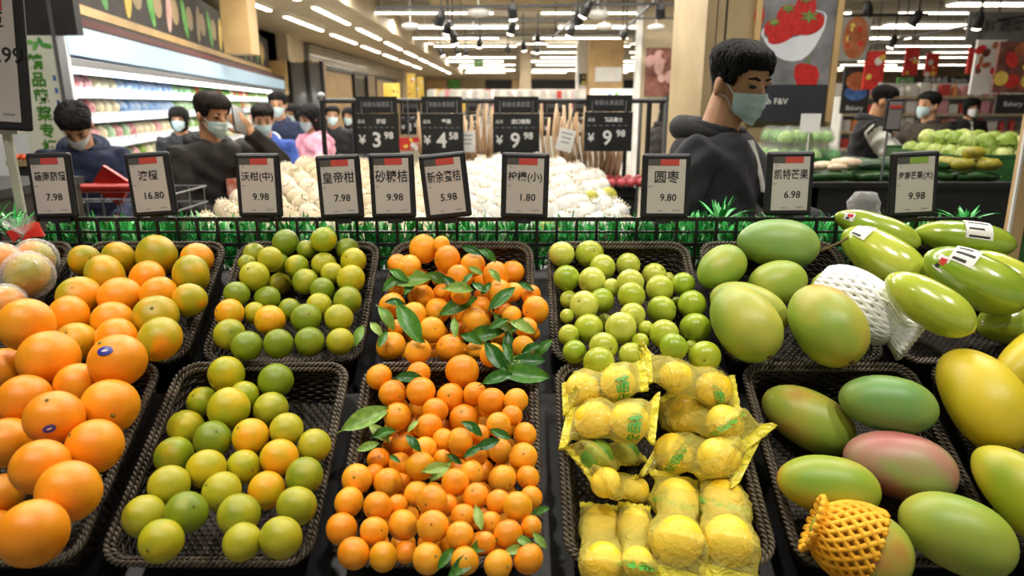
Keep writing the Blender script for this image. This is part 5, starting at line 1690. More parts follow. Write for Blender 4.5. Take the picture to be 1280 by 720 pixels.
def person(label, px, top, Y, heading, pitch=0, yaw=0, lean=0, lh=None, rh=None, coat=None, sleeve=None, hair='short', hairm=None, mask=MASK, voxel=.009,
           hood=False, collar=None, palm=None, curl=30, bulk=1.0, stature=None, shirt=None, puff=False, tilt=0, roll=0, hs=.90):
    hairm = hairm or HAIR
    lean_, pitch_, yaw_ = R(lean), R(pitch), R(yaw)
    def up(p):
        """lean the upper body forward about the hips"""
        p = Vector(p)
        k = min(max((p.z - .92) / .35, 0), 1)
        return Vector((0, 0, .92)) + Matrix.Rotation(lean_ * k, 3, 'X') @ (p - Vector((0, 0, .92))) if k > 0 else p
    hc = up((0, -.02, 1.530)) + Vector((0, -.05 * math.sin(max(0, pitch_)), .03 * math.cos(pitch_)))
    HM = Matrix.Scale(1, 4) @ Matrix.Translation(hc) @ Matrix.Rotation(yaw_, 4, 'Z') @ Matrix.Rotation(roll, 4, 'Y') @ Matrix.Rotation(pitch_ + lean_ * .5, 4, 'X') @ Matrix.Scale(hs, 4)
    topz = max((HM @ head_pt(z, a, .02)).z for z in (.09, .12) for a in (0, 1.5, 3))
    tgt = onY(px, top, Y)
    S = tgt.z / topz
    # ---- body
    mb = MB()
    rings = []
    zs = np.linspace(HZ[0], HZ[-1], 26)
    for z in zs: rings.append([HM @ head_pt(z, 2 * math.pi * k / 28) for k in range(28)])
    mb.loft(rings)
    mb.tube([HM @ Vector((0, -.090, .022)), HM @ Vector((0, -.104, -.002)), HM @ Vector((0, -.112, -.018)), HM @ Vector((0, -.094, -.026))], [.008, .011, .014, .012], 8)
    for s in (-1, 1):
        mb.sphere(HM @ Vector((s * .081, .014, -.012)), (.012, .025, .035), 10, 8, M=HM.to_3x3() @ Matrix.Rotation(s * .35, 3, 'Z'))
        mb.sphere(HM @ Vector((s * .033, -.088, .024)), (.026, .012, .008), 8, 6, M=HM.to_3x3())
    mb.tube([HM @ Vector((0, -.088, -.064)), HM @ Vector((0, -.1, -.058)), HM @ Vector((0, -.088, -.052))], [.012, .016, .012], 8)
    nb_ = up((0, .012, 1.39))
    mb.tube([nb_ + Vector((0, 0, -.06)), nb_ + Vector((0, -.004, .04)), HM @ Vector((0, .022, -.06)), HM @ Vector((0, .02, 0))], [.075, .058, .055, .05], 14)
    TOR = [(.86, .160, .108), (.95, .160, .110), (1.05, .148, .105), (1.18, .158, .112), (1.28, .172, .112), (1.345, .172, .098), (1.385, .135, .082), (1.41, .075, .06)]
    def torso(g, zmin=.0):
        out = []
        for z, w, d in TOR:
            out.append([up((math.copysign(abs(math.cos(a)) ** .8, math.cos(a)) * (w * bulk + g), math.copysign(abs(math.sin(a)) ** .8, math.sin(a)) * (d * bulk + g) + .012, z + (g * .4 if z > 1.3 else 0))) for a in [2 * math.pi * k / 28 for k in range(28)]])
        return out
    mb.loft(torso(-.008))
    arms = []
    for s, hd in ((1, lh), (-1, rh)):
        sh = up((s * .172 * (.85 + .15 * bulk), .012, 1.355))
        if hd is None: hd = (s * .25, -.06, .82)
        el, wr = ik(sh, Vector(hd), .29, .25, Vector((s * .55, .55, -.6)))
        arms.append((sh, el, wr))
        mb.tube([sh, sh.lerp(el, .5), el, el.lerp(wr, .4), wr, wr + (wr - el).normalized() * .02], [.050, .046, .038, .037, .027, .025], 12)
        pd = Vector(palm) if palm else Vector((-s * .8, -.2, .2))
        hand_parts(mb, wr, wr - el, pd, curl)
    for s in (-1, 1):
        mb.tube([(s * .085, .01, .92), (s * .09, 0, .72), (s * .095, -.005, .49), (s * .097, .02, .32), (s * .10, .02, .09), (s * .10, .015, .05)], [.088, .078, .055, .055, .038, .04], 12)
        mb.tube([(s * .10, .03, .035), (s * .105, -.06, .035), (s * .112, -.15, .028)], [.038, .042, .03], 10)
    p = empty('person', loc=(tgt.x, Y, 0), rot=(0, 0, R(heading)))
    p.scale = (S, S, S)
    # keep the head above the wanted image column
    off = Matrix.Rotation(R(heading), 3, 'Z') @ Vector((hc.x, hc.y, 0)) * S
    p.location = (tgt.x - off.x, Y - off.y, 0)
    tag(p, label, 'person')
    link('body', remesh(mb, 'body', voxel, SKIN, 2), None, p)
    # ---- coat
    mb = MB()
    mb.loft(torso(.022)[0:])
    mb.loft([[up((math.cos(a) * (.175 * bulk + .01), math.sin(a) * (.125 * bulk + .01) + .012, z)) for a in [2 * math.pi * k / 24 for k in range(24)]] for z in (.80, .88, .96)])
    for sh, el, wr in arms:
        pts = [sh + (Vector((0, 0, 1.3)) - sh) * .25, sh, sh.lerp(el, .33), sh.lerp(el, .66), el, el.lerp(wr, .33), el.lerp(wr, .66), el.lerp(wr, .97)]
        rr = [.07, .071, .066, .062, .058, .055, .050, .046]
        if puff:
            P2, R2 = [], []
            for i in range(len(pts) - 1):
                for k in range(3):
                    P2.append(pts[i].lerp(pts[i + 1], k / 3)); R2.append((rr[i] * (1 - k / 3) + rr[i + 1] * k / 3) * (1.22 if k == 1 else 1.0))
            pts, rr = P2, R2
        mb.tube(pts, [q * (.85 + .15 * bulk) for q in rr], 14)
    me = remesh(mb, 'coat', max(voxel, .010), coat, 3)
    # folds
    nv = len(me.vertices)
    co = np.empty(nv * 3, 'f'); no = np.empty(nv * 3, 'f')
    me.vertices.foreach_get('co', co); me.vertices.foreach_get('normal', no)
    co = co.reshape(-1, 3); no = no.reshape(-1, 3)
    fold = .004 * np.sin(co[:, 2] * 55 + co[:, 0] * 30 + 4 * np.sin(co[:, 1] * 20)) + .003 * np.sin(co[:, 2] * 21 - co[:, 0] * 47)
    me.vertices.foreach_set('co', (co + no * fold[:, None]).ravel()); me.update()
    if sleeve is not None:
        me.materials.append(sleeve)
        idx = []
        for po_ in me.polygons:
            c_ = po_.center; best = 9
            for sh, el, wr in arms:
                for a_, b_ in ((sh.lerp(el, .15), el), (el, wr)):
                    ab = b_ - a_; t_ = min(max((c_ - a_).dot(ab) / ab.length_squared, 0), 1)
                    best = min(best, (c_ - a_ - ab * t_).length)
            idx.append(1 if best < .085 and abs(c_.x) > .12 or best < .06 else 0)
        me.polygons.foreach_set('material_index', idx)
    link('coat', me, None, p)
    if shirt is not None:
        mb = MB()
        vs = []
        for i, (z, w) in enumerate(((1.40, .024), (1.36, .018), (1.32, .013), (1.28, .008), (1.25, .004))):
            y = [-.07, -.088, -.104, -.118, -.126][i] * (.6 + .4 * bulk) - .012
            vs += [up((-w, y, z)), up((0, y - .012, z)), up((w, y, z))]
        mb.add(vs, [(3 * i + j, 3 * i + j + 1, 3 * i + j + 4, 3 * i + j + 3) for i in range(4) for j in (0, 1)])
        mb.add([v + Vector((0, .03, 0)) for v in vs], [(3 * i + j + 3, 3 * i + j + 4, 3 * i + j + 1, 3 * i + j) for i in range(4) for j in (0, 1)])
        link('shirt_front', mb.mesh('shirt_front'), shirt, p)
    # collar or hood
    cm = collar or coat
    pts = [up((math.sin(a) * .082, -math.cos(a) * .078 + .016, 1.405 + .03 * (1 - math.cos(a)) / 2)) for a in [R(25 + 310 * k / 20) for k in range(21)]]
    link('collar', MB().tube(pts, [.016] + [.024] * 19 + [.016], 10).mesh('collar'), cm, p)
    if hood:
        mb = MB(); pts = [up((math.sin(a) * .105, -math.cos(a) * .09 + .035, 1.385 + .02 * (1 - math.cos(a)))) for a in [R(40 + 280 * k / 20) for k in range(21)]]
        mb.tube(pts, [.02] + [.026 + .010 * math.sin(math.pi * k / 20) for k in range(1, 20)] + [.02], 12)
        link('hood', mb.mesh('hood'), cm, p)
    # trousers and shoes
    mb = MB()
    mb.loft([[(math.cos(a) * w, math.sin(a) * d + .012, z) for a in [2 * math.pi * k / 20 for k in range(20)]] for z, w, d in ((.80, .165, .115), (.92, .17, .12), (.99, .165, .115))])
    for s in (-1, 1):
        mb.tube([(s * .085, .01, .88), (s * .09, 0, .70), (s * .095, -.005, .49), (s * .097, .015, .30), (s * .10, .02, .07)], [.105, .092, .075, .068, .062], 12)
    link('trousers', remesh(mb, 'trousers', .016, PANTS, 3), None, p)
    for s in (-1, 1):
        mb = MB().tube([(s * .10, .075, .045), (s * .10, .03, .055), (s * .105, -.07, .05), (s * .112, -.175, .035), (s * .112, -.2, .03)], [.03, .048, .05, .042, .02], 12)
        link('shoe', mb.mesh('shoe'), SHOE, p)
    # hair
    mb = MB(); r_ = random.Random(int(px * 3 + top))
    NA = 40; NS = 12
    def hl(a):
        d = abs(math.degrees(math.atan2(math.sin(a), math.cos(a))))
        if hair == 'long': return float(np.interp(d, [0, 35, 55, 75, 95, 180], [.068, .062, .03, -.10, -.22, -.25]))
        if hair == 'bob': return float(np.interp(d, [0, 35, 55, 75, 95, 180], [.05, .045, .01, -.06, -.10, -.12]))
        return float(np.interp(d, [0, 30, 48, 62, 78, 92, 105, 180], [.074, .072, .066, .046, .006, .016, -.03, -.075]))
    outer, inner = [], []
    thick = .017 if hair == 'short' else .022
    for i in range(NS + 1):
        t = i / NS
        ro, ri = [], []
        for k in range(NA):
            a = 2 * math.pi * k / NA; z0 = hl(a)
            z = z0 + (.121 - z0) * math.sin(t * math.pi / 2)
            th = thick * (.35 + .65 * min(1, t * 3)) + (.008 if t > .6 else 0) + r_.uniform(-.002, .004)
            if hair == 'short': th = (.006 + .022 * min(1, max(0, (z + .01) / .10))) * (.3 + .7 * min(1, t * 2.2)) + r_.uniform(-.002, .003)
            if z < HZ[0]: base = head_pt(max(z, -.02), a, th) ; base.z = z; base = Vector((base.x * 1.02, max(base.y, -.02), z))
            else: base = head_pt(max(z, -.02) if hair != 'short' else z, a, th); base.z = z + (.018 * t * t)
            ro.append(HM @ base)
            b2 = head_pt(max(z, -.1), a, -.006); b2.z = z
            ri.append(HM @ b2)
        outer.append(ro); inner.append(ri)
    mb.loft(inner[:1] + outer, cap=False)
    top_ = HM @ Vector((0, 0, .146))
    b0 = mb.n
    mb.add([top_] + outer[-1], [(0, 1 + k, 1 + (k + 1) % NA) for k in range(NA)])
    for _ in range(700 if voxel < .008 else 200):
        a = r_.uniform(0, 6.283); z0 = hl(a); t = r_.random() ** .8
        front = math.cos(a) > .2
        pts = []
        for k in range(4):
            tt = max(-.06, t - k * (.16 if front else .13))
            z = z0 + (.121 - z0) * math.sin(max(tt, 0) * math.pi / 2) + (min(tt, 0) * .10)
            q = head_pt(max(z, -.1), a + k * .05 * (1 if r_.random() < .5 else -1), (thick * .9 + .004 if hair != 'short' else .004 + (.004 + .020 * min(1, max(0, (z + .01) / .10))) * (.3 + .7 * min(1, max(0, tt) * 2.2))))
            q.z = z + .018 * max(tt, 0) ** 2
            pts.append(HM @ q)
        mb.tube(pts, [.004, .007, .0065, .001], 5)
    link('hair', mb.mesh('hair'), hairm, p)
    # eyes, brows
    for s in (-1, 1):
        e = link('eye', MB().sphere((0, 0, 0), (.0145, .006, .0055), 12, 8).mesh('eye'), EYE, p, M=HM @ Matrix.Translation((s * .032, -.0925, .008)) @ Matrix.Rotation(s * .35, 4, 'Z'))
        link('eyebrow', MB().tube([HM @ Vector((s * .016, -.099, .031)), HM @ Vector((s * .034, -.097, .037)), HM @ Vector((s * .052, -.082, .031))], [.003, .0038, .002], 6).mesh('eyebrow'), hairm, p)
    # mask
    if mask is not None:
        mb = MB(); NU, NV = 20, 12
        g_ = []
        for j in range(NV + 1):
            v = j / NV; row_ = []
            for i in range(NU + 1):
                u = 2 * i / NU - 1; a = R(66) * u
                zt_ = -.008 - .012 * abs(u) ** 1.5; zb_ = -.118 + .035 * abs(u) ** 1.5
                z = zt_ + (zb_ - zt_) * v
                q = head_pt(max(z, -.10), a, .010)
                q.z = z
                q.y -= .014 * (1 - u * u) * math.sin(math.pi * (.15 + .8 * v)) + .0025 * math.sin(v * 19) * (1 - u * u) + .012 * math.exp(-(u / .18) ** 2) * max(0, 1 - v * 1.4)
                row_.append(HM @ q)
            g_.append(row_)
        vs = [q for r0 in g_ for q in r0]
        fs = [(j * (NU + 1) + i, (j + 1) * (NU + 1) + i, (j + 1) * (NU + 1) + i + 1, j * (NU + 1) + i + 1) for j in range(NV) for i in range(NU)]
        mb.add(vs, fs)
        mo = link('face_mask', mb.mesh('face_mask'), mask, p)
        for i, s in ((0, -1), (NU, 1)):
            for j, zz in ((1, .018), (NV - 1, -.035)):
                mb = MB().tube([g_[j][i], HM @ head_pt(zz * .5 + (-.02 if j == 1 else -.05) * .5, s * R(80), .006), HM @ Vector((s * .080, .028, zz))], .0022, 5)
                link('ear_loop', mb.mesh('ear_loop'), MASKW, mo)
    p['HM'] = [list(r0) for r0 in (Matrix.LocRotScale(p.location, p.rotation_euler, p.scale) @ HM)]
    PERS.append((p, arms, S))
    return p, arms
PERS = []
def wpt(p, v): return Matrix.LocRotScale(p.location, p.rotation_euler, p.scale) @ Vector(v)
def cloth(n, a, b): return mat('cloth_' + n, a, b, rough=.85, scale=25, bump=.1, bscale=200)
c_char = cloth('charcoal', '#26262b', '#313138'); c_black = cloth('black', '#101012', '#191a1d'); c_navy = cloth('navy', '#161e36', '#1f2a48')
c_blue = cloth('blue', '#26408a', '#3a58a8'); c_pink = cloth('pink', '#d88aa0', '#e6a8b8'); c_brown = cloth('brown', '#2a2219', '#3a3024'); c_grey = cloth('grey', '#4b4b4e', '#626265')
c_white = cloth('white', '#c9c7c0', '#dcdad3'); c_dbr = cloth('darkbrown', '#1d1915', '#2b2520')
# man in the charcoal jacket at the stand
pA, aA = person('man in a charcoal jacket and pale blue mask looking down, behind the stand', 928, 50, 2.12, 60, pitch=13, yaw=-30, lean=3, lh=(.14, -.44, 1.04), rh=(-.24, -.12, .96), coat=c_char, collar=c_black, hood=True,
       shirt=c_white, hs=.86, voxel=.006, bulk=1.02, curl=35)
# man in the navy hoodie over his basket
pB, aB = person('man in a navy hoodie with white mask bending over a shopping basket', 90, 126, 3.55, 22, pitch=42, lean=16, lh=(.16, -.42, 1.02), rh=(-.16, -.40, 1.0), coat=c_navy, hood=True, mask=MASKW, voxel=.008, bulk=1.1)
# man in the black jacket with a phone
pC, aC = person('man in a black jacket with a blue mask holding a phone to his face', 262, 114, 3.6, 48, pitch=14, yaw=10, lean=4, lh=(.09, -.30, 1.47), rh=(-.10, -.30, 1.02), coat=c_dbr, collar=c_black, hood=True, voxel=.007,
       hairm=HAIRB, palm=(0, .7, .4), curl=38)
pD, aD = person('short-haired woman in black with blue mask in front of the cold shelf', 222, 133, 6.0, 10, coat=c_black, hair='bob', voxel=.011)
pE, aE = person('shopper in a blue and red jacket with a blue mask', 327, 129, 4.9, 20, pitch=15, lean=4, coat=c_blue, hairm=HAIRB, lh=(.1, -.35, 1.05), rh=(-.1, -.35, 1.05), voxel=.010)
pF, aF = person('tall man in a navy sweater holding a white netted fruit', 346, 114, 6.5, 8, pitch=8, coat=c_navy, lh=(.10, -.33, 1.12), rh=(-.10, -.33, 1.12), voxel=.010, palm=(0, -.2, .9))
pG, aG = person('woman in a pink coat with long dark hair looking down', 386, 130, 5.8, -38, pitch=18, coat=c_pink, hair='long', voxel=.010, lh=(.12, -.35, 1.0), rh=(-.12, -.35, 1.0))
pH, aH = person('man in black with mask standing beside the sign rack', 415, 132, 7.5, 12, coat=c_black, voxel=.012)
pI, aI = person('woman in a grey coat with mask beside the man in black', 436, 134, 8.1, -8, coat=c_grey, hair='long', voxel=.012)
pG2, aG2 = person('long-haired shopper in beige behind the woman in pink', 366, 129, 7.8, -30, pitch=10, coat=cloth('beige', '#b09a84', '#c4b09a'), hair='long', voxel=.011)
pJ, aJ = person('person in black seen from the side behind the rack post', 838, 121, 6.3, 100, pitch=15, coat=c_dbr, hair='long', voxel=.010)
pK, aK = person('shopper in a black and white padded jacket by the cucumbers', 1108, 106, 5.6, 62, pitch=10, lean=4, coat=c_black, sleeve=c_white, puff=True, bulk=1.15, hood=True, voxel=.010, lh=(.16, -.44, 1.12), rh=(-.16, -.42, 1.1))
pL, aL = person('man in a dark brown shirt facing the padded jacket shopper', 1163, 114, 6.1, -70, coat=c_brown, voxel=.010, lh=(.14, -.44, 1.08), rh=(-.14, -.42, 1.06), bulk=1.1)
pM, aM = person('woman in a black coat and white mask far behind the lettuce', 1216, 122, 8.2, -4, coat=c_black, shirt=c_white, mask=MASKW, hair='bob', voxel=.012)
boxobj('chest_print', (.03, -.166, 1.17), (.06, .02, .09), mat('print_coral', '#d0603c', '#e8b0a0', rough=.7, scale=20), pC)
boxobj('chest_stripe', (0, -.160, 1.20), (.22, .03, .03), m_rd, pE)
# things in hands
sh, el, wr = aC[0]
hm = Matrix(pC['HM'])
d_ = (wr - el).normalized()
pc = wpt(pC, wr + d_ * .085 + Vector((0, -.01, .005)))
ph_ = boxobj('phone', pc, (.074, .009, .15), mat('phone_black', '#0c0c0e', rough=.2), bevel=.003, rot=(R(-25), R(18), R(60)))
tag(ph_, 'black phone held up by the man in the black jacket', 'phone')
boxobj('camera_bump', (.02, .006, .055), (.024, .004, .026), dark_metal, ph_)
sh, el, wr = aF[0]
from mathutils.bvhtree import BVHTree
bt_ = BVHTree.FromPolygons([v.co.copy() for v in pF.children[0].data.vertices], [tuple(f.vertices) for f in pF.children[0].data.polygons])
zf = 1.5
while zf > 1.0 and bt_.find_nearest(Vector((0, -.42, zf)))[3] > .068 / pF.scale.x: zf -= .004      # lowered onto the fingers
q = wpt(pF, (0, -.42, zf))
nf = link('netted_fruit', MB().sphere((0, 0, 0), (.065, .065, .075), 16, 12).mesh('netted_fruit'), foam_w, loc=q); tag(nf, 'white netted fruit held by the tall man in navy', 'fruit')
mb = MB()
for s in (-1, 1):
    for k in range(12):
        mb.tube([(.067 * math.sin(math.pi * i / 10) * math.cos(k * .5236 + s * i * .12), .067 * math.sin(math.pi * i / 10) * math.sin(k * .5236 + s * i * .12), .078 * math.cos(math.pi * i / 10)) for i in range(11)], .004, 4)
link('foam_net', mb.mesh('foam_net'), foam_w, nf)
for o_ in PERS:
    if 'HM' in o_[0]: del o_[0]['HM']
# ------------------------------------------------------------------ island of netted pears behind the fence
m_crate = mat('crate_black', '#111211', '#1b1c1a', rough=.6, scale=12)
m_net = mat('net_white', '#e6e6df', '#fbfbf6', rough=.8, scale=26, bump=.35, bscale=30, objrand=.3)
m_netc = mat('net_cream', '#e2d2ae', '#f6ecd6', rough=.8, scale=8, bump=.35, bscale=30, objrand=.5)
m_pear = mat('pear_yellowgreen', '#a8a832', '#c9c048', rough=.45, scale=2)
isl = empty('pear_island', loc=(-.40, 3.0, 0)); tag(isl, 'black island table under the netted pears', 'display table')
boxobj('cabinet', (0, 0, .455), (1.78, 1.2, .91), m_crate, isl)
mbd = MB()
def PH(x, y):
    h = 1.045 + .135 * (y - 2.42) + .02 * math.sin(x * 5 + 1)
    h -= .22 * max(0, (x - .18)) * (1 if y > 2.9 else .6)
    h -= .35 * max(0, -1.02 - x)
    return h
gx = np.linspace(-1.28, .46, 24); gy = np.linspace(2.42, 3.58, 16)
vs = [(x + .40, y - 3.0, PH(x, y) - .052) for y in gy for x in gx]
nx_ = len(gx)
fs = [(j * nx_ + i, j * nx_ + i + 1, (j + 1) * nx_ + i + 1, (j + 1) * nx_ + i) for j in range(len(gy) - 1) for i in range(nx_ - 1)]
b0 = len(vs)
vs += [(x + .40, y - 3.0, .93) for y in (gy[0], gy[-1]) for x in (gx[0], gx[-1])]
link('mound_tray', MB().add(vs, fs).mesh('mound_tray'), m_crate, isl)
def pear_mesh(seed):
    r_ = random.Random(seed); mb = MB(); rings = []
    for i in range(13):
        t = i / 12; a = math.pi * t
        p = math.sin(a) ** .85 * (1 + .12 * math.cos(a)) * .95
        rings.append([Vector((p * math.cos(q) * (1 + r_.uniform(-.03, .05)), p * math.sin(q) * (1 + r_.uniform(-.03, .05)), -math.cos(a) * 1.05)) for q in [2 * math.pi * k / 16 for k in range(16)]])
    return MB().loft(rings).mesh('netted_pear')
PE = [pear_mesh(i) for i in range(4)]; PEM = {}
tuftm = MB()
for k in range(9):
    a = 2 * math.pi * k / 9
    tuftm.tube([(.35 * math.cos(a), .35 * math.sin(a), .98), (.5 * math.cos(a + .2), .5 * math.sin(a + .2), 1.18)], [.09, .05], 4)
tuftme = tuftm.mesh('net_end')
rowi = 0; y = 2.44
while y < 3.56:
    x = -1.26 + (.05 if rowi % 2 else 0)
    while x < .45:
        xx, yy = x + rng.uniform(-.004, .004), y + rng.uniform(-.004, .004)
        rad = rng.uniform(.041, .0435)
        white = x > -.22
        bare = white and (rng.random() < (.14 if y < 2.75 else .05)) and x > 0
        mt = m_pear if bare else (m_net if white else m_netc)
        i = rng.randrange(4)
        if (i, mt.name) not in PEM:
            me = PE[i].copy(); me.materials.append(mt); PEM[(i, mt.name)] = me
        o = link('bare_pear' if bare else 'netted_pear', PEM[(i, mt.name)], None, None, loc=(xx, yy, PH(xx, yy) - .052 + rad * 1.17), scale=(rad * 1.1, rad * 1.06, rad),
                 rot=(rng.uniform(-.4, .7), rng.uniform(-.5, .5), rng.uniform(0, 6)))
        tag(o, ('bare yellow-green pear among the white netted ones' if bare else 'pear in white foam net on the island behind the fence' if white else 'cream-coloured netted pear heaped behind the citrus price tags'), 'pear',
            'bare pears on the island' if bare else 'white netted pears' if white else 'cream netted pears')
        if not bare: link('net_end', tuftme, m_net if white else m_netc, o)
        x += .100
    y += .092; rowi += 1

# ------------------------------------------------------------------ rack with black price signs
RY = 3.80
rz = onY(640, 126, RY).z
rx0, rx1 = onY(402, 126, RY).x, onY(812, 126, RY).x
rack = empty('sign_rack', loc=((rx0 + rx1) / 2, RY, 0)); tag(rack, 'black metal rack frame carrying the hanging price signs', 'rack')
w_ = rx1 - rx0
def rb(nm, a, b, r0, mt): link(nm, MB().tube([a, b], r0, 8).mesh(nm, False), mt, rack)
for y_ in (0, .75):
    rb('rail', (-w_ / 2, y_, rz), (w_ / 2 + .09, y_, rz), .013, m_spotb)
    for s in (-1, 1):
        rb('post', (s * w_ / 2, y_, 0), (s * w_ / 2, y_, rz), .014, m_spotb)
    rb('post', (w_ / 2 + .09, y_, 0), (w_ / 2 + .09, y_, rz), .012, steel)
for s in (-1, 1): rb('crossbar', (s * w_ / 2, 0, rz), (s * w_ / 2, .75, rz), .011, m_spotb)
rb('crossbar', (-w_ / 2, 0, .5), (w_ / 2, 0, .5), .011, m_spotb)
link('finial', MB().sphere((-w_ / 2, 0, rz + .02), .025, 10, 8).mesh('finial'), steel, rack)
m_sign = mat('sign_black', '#121314', '#1b1c1d', rough=.45, scale=8)
m_chalk = mat('sign_white', '#d5d5d2', rough=.6)
def hang_sign(x0, y0, x1, y1, Y, yuan, big_, small_, name_, label, head=True):
    a, b = onY(x0, y0, Y), onY(x1, y1, Y)
    W, H = b.x - a.x, a.z - b.z
    t = empty('hanging_price_sign', loc=(a + b) / 2); tag(t, label, 'price sign', 'black hanging price signs')
    boxobj('board', (0, 0, 0), (W, .012, H), m_sign, t)
    if head:
        boxobj('header_board', (0, .004, H / 2 + .045), (W * .95, .01, .085), m_sign, t)
        text('header_lettering', '新鲜水果蔬菜', .03, m_inkgrey, t, (0, -.0025, H / 2 + .045), maxw=W * .6)
    for s in (-1, 1):
        link('hook', MB().tube([(s * W * .35, 0, H / 2 - .01), (s * W * .35, 0, rz - t.location.z + .0)], .004, 5).mesh('hook', False), steel, t)
    y_ = -.008
    text('name_lettering', '品名', H * .10, m_chalk, t, (-W * .36, y_, H * .30))
    text('name_lettering', name_, H * .12, m_chalk, t, (W * .1, y_, H * .30), bold=.0006)
    for k in range(7): boxobj('dash', (-W * .42 + k * W * .13, y_ + .001, H * .16), (W * .07, .001, .003), m_inkgrey, t)
    text('currency', '¥', H * .30, m_chalk, t, (-W * .36, y_, -H * .16), bold=.001)
    text('price', big_, H * .52, m_chalk, t, (-W * .02, y_, -H * .17), bold=.002)
    text('price_cents', small_, H * .24, m_chalk, t, (W * .26, y_, -H * .05), bold=.0012)
SYs = RY - .03
hang_sign(444, 142, 500, 192, SYs, '¥', '3', '98', '甜橙', 'black price sign reading 3.98')
hang_sign(526, 142, 580, 193, SYs, '¥', '4', '58', '苹果', 'black price sign reading 4.58')
hang_sign(616, 142, 674, 193, SYs, '¥', '9', '98', '进口香梨', 'black price sign reading 9.98 over the yam sticks')
hang_sign(731, 140, 789, 189, SYs, '¥', '9', '98', '精品富士', 'black price sign reading 9.98 beside the rack end')
hang_sign(500, 142, 527, 168, RY + .72, '¥', '1', '25', '山药', 'small black price sign reading 1.25 between two larger signs')
hang_sign(678, 142, 714, 170, RY + .72, '¥', '8', '98', '莲藕', 'small black price sign reading 8.98 behind the white slip')
hang_sign(716, 142, 732, 170, RY + .72, '¥', '4', '98', '土豆', 'small black price sign reading 4.98 half hidden behind')
hang_sign(582, 140, 600, 162, RY + .72, '¥', '2', '18', '红薯', 'small black price sign reading 2.18 behind the white paper')
def paper(x0, y0, x1, y1, Y, rot, label, mt, txt=None):
    a, b = onY(x0, y0, Y), onY(x1, y1, Y)
    o = boxobj('paper_slip', (a + b) / 2, (b.x - a.x, .004, a.z - b.z), mt, rot=(0, rot, 0)); tag(o, label, 'paper slip')
    for k in range(3): boxobj('print_line', (0, -.0026, (a.z - b.z) * (.3 - .2 * k)), ((b.x - a.x) * (.7 - .1 * k), .001, .006), m_inkgrey, o)
    link('wire', MB().tube([(0, .002, (a.z - b.z) / 2), (0, .002, rz - o.location.z)], .003, 5).mesh('wire', False), steel, o)
paper(697, 161, 717, 189, SYs - .01, R(14), 'tilted white price slip hanging between the black signs', m_white)
paper(576, 164, 594, 190, SYs + .02, 0, 'plain white paper slip beside the 4.58 sign', m_white)
a_, b_ = onY(499, 172, SYs), onY(524, 188, SYs)
o = boxobj('red_card', (a_ + b_) / 2, (b_.x - a_.x, .01, a_.z - b_.z), m_rd); tag(o, 'bright red promotional card between the 3.98 and 4.58 signs', 'card')
blobs(o, b_.x - a_.x, a_.z - b_.z, 6, [m_yl, m_white, m_pk], .08, .16, 33, y=-.007)
link('hook', MB().tube([(0, .002, 0), (0, .002, rz - o.location.z)], .003, 5).mesh('hook', False), steel, o)
# back table with yam sticks, apples, potatoes
bt = empty('back_table', loc=((rx0 + rx1) / 2, 4.2, 0)); tag(bt, 'black table between the rack rails carrying yam sticks and apples', 'display table')
boxobj('cabinet', (0, 0, .5), (w_ - .08, .64, 1.0), m_crate, bt)
boxobj('top_tray', (0, 0, 1.02), (w_ - .08, .66, .05), m_crate, bt)
m_yam = mat('yam_tan', '#a88a68', '#dcc29e', rough=.8, scale=10, objrand=.5)
STK = MB().tube([(0, 0, 0), (.01, 0, .15), (-.006, .004, .3), (.004, 0, .46)], [.009, .011, .010, .006], 7).mesh('yam_stick'); STK.materials.append(m_yam)
RT = MB()
for k in range(5): RT.tube([(0, 0, .08 * k + .05), (.014 * math.cos(k * 2), .014 * math.sin(k * 2), .08 * k + .06)], .0015, 3)
RTm = RT.mesh('root_hair'); RTm.materials.append(m_yam)
for bi, (c0, n_) in enumerate(((548, 12), (585, 16), (615, 18), (690, 16), (735, 22), (760, 10))):
    per = (n_ + 1) // 2
    cx_ = onY(c0, 205, 4.1).x
    for k in range(n_):
        u, rw = 2 * (k % per + .5) / per - 1, k // per
        o = link('yam_stick', STK, None, None, loc=(cx_ + u * per * .0145, 4.02 + .13 * (bi % 2) + rw * .05 + rng.uniform(-.004, .004), 1.052), rot=(-.08 * rw, u * .12, 0), scale=(1, 1, rng.uniform(.75, 1.0)))
        tag(o, 'tan yam stick standing in the bundles behind the black signs', 'yam', 'yam sticks')
        link('root_hair', RTm, None, o)
m_app = mat('apple_red', '#b02a30', '#d8606a', rough=.35, scale=3, objrand=.3)
m_appg = mat('apple_stem', '#3a2a18', rough=.8)
AP = citrus_mesh('apple', 5, .92, .12); AP.materials.append(m_app)
APS = MB().tube([(0, 0, .75), (.03, 0, 1.05)], .03, 5).mesh('stem'); APS.materials.append(m_appg)
for k in range(15):
    p = onY(752 + (k % 5) * 12.5, 212, 3.86)
    o = link('apple', AP, None, None, loc=(p.x + .027 * (k // 5 % 2), 3.86 + .052 * (k // 5), 1.045 + .027 + .006 * (k // 5)), scale=.027, rot=(rng.uniform(-.4, .4), rng.uniform(-.4, .4), 0)); tag(o, 'pinkish red apple beside the yam sticks at the rack end', 'apple', 'red apples at the rack end')
    link('stem', APS, None, o)
m_pot = mat('potato_brown', '#a07a42', '#c8a468', rough=.7, scale=5, objrand=.4)
PO = citrus_mesh('potato', 9, .8, .0, wob=.09); PO.materials.append(m_pot)
POE = MB()
for k in range(6): POE.sphere((.9 * math.cos(k * 1.1) , .9 * math.sin(k * 1.1), .35 * (-1) ** k), .06, 6, 4)
POEm = POE.mesh('eye_spot'); POEm.materials.append(m_stub)
px0_ = onY(416, 200, 3.95).x
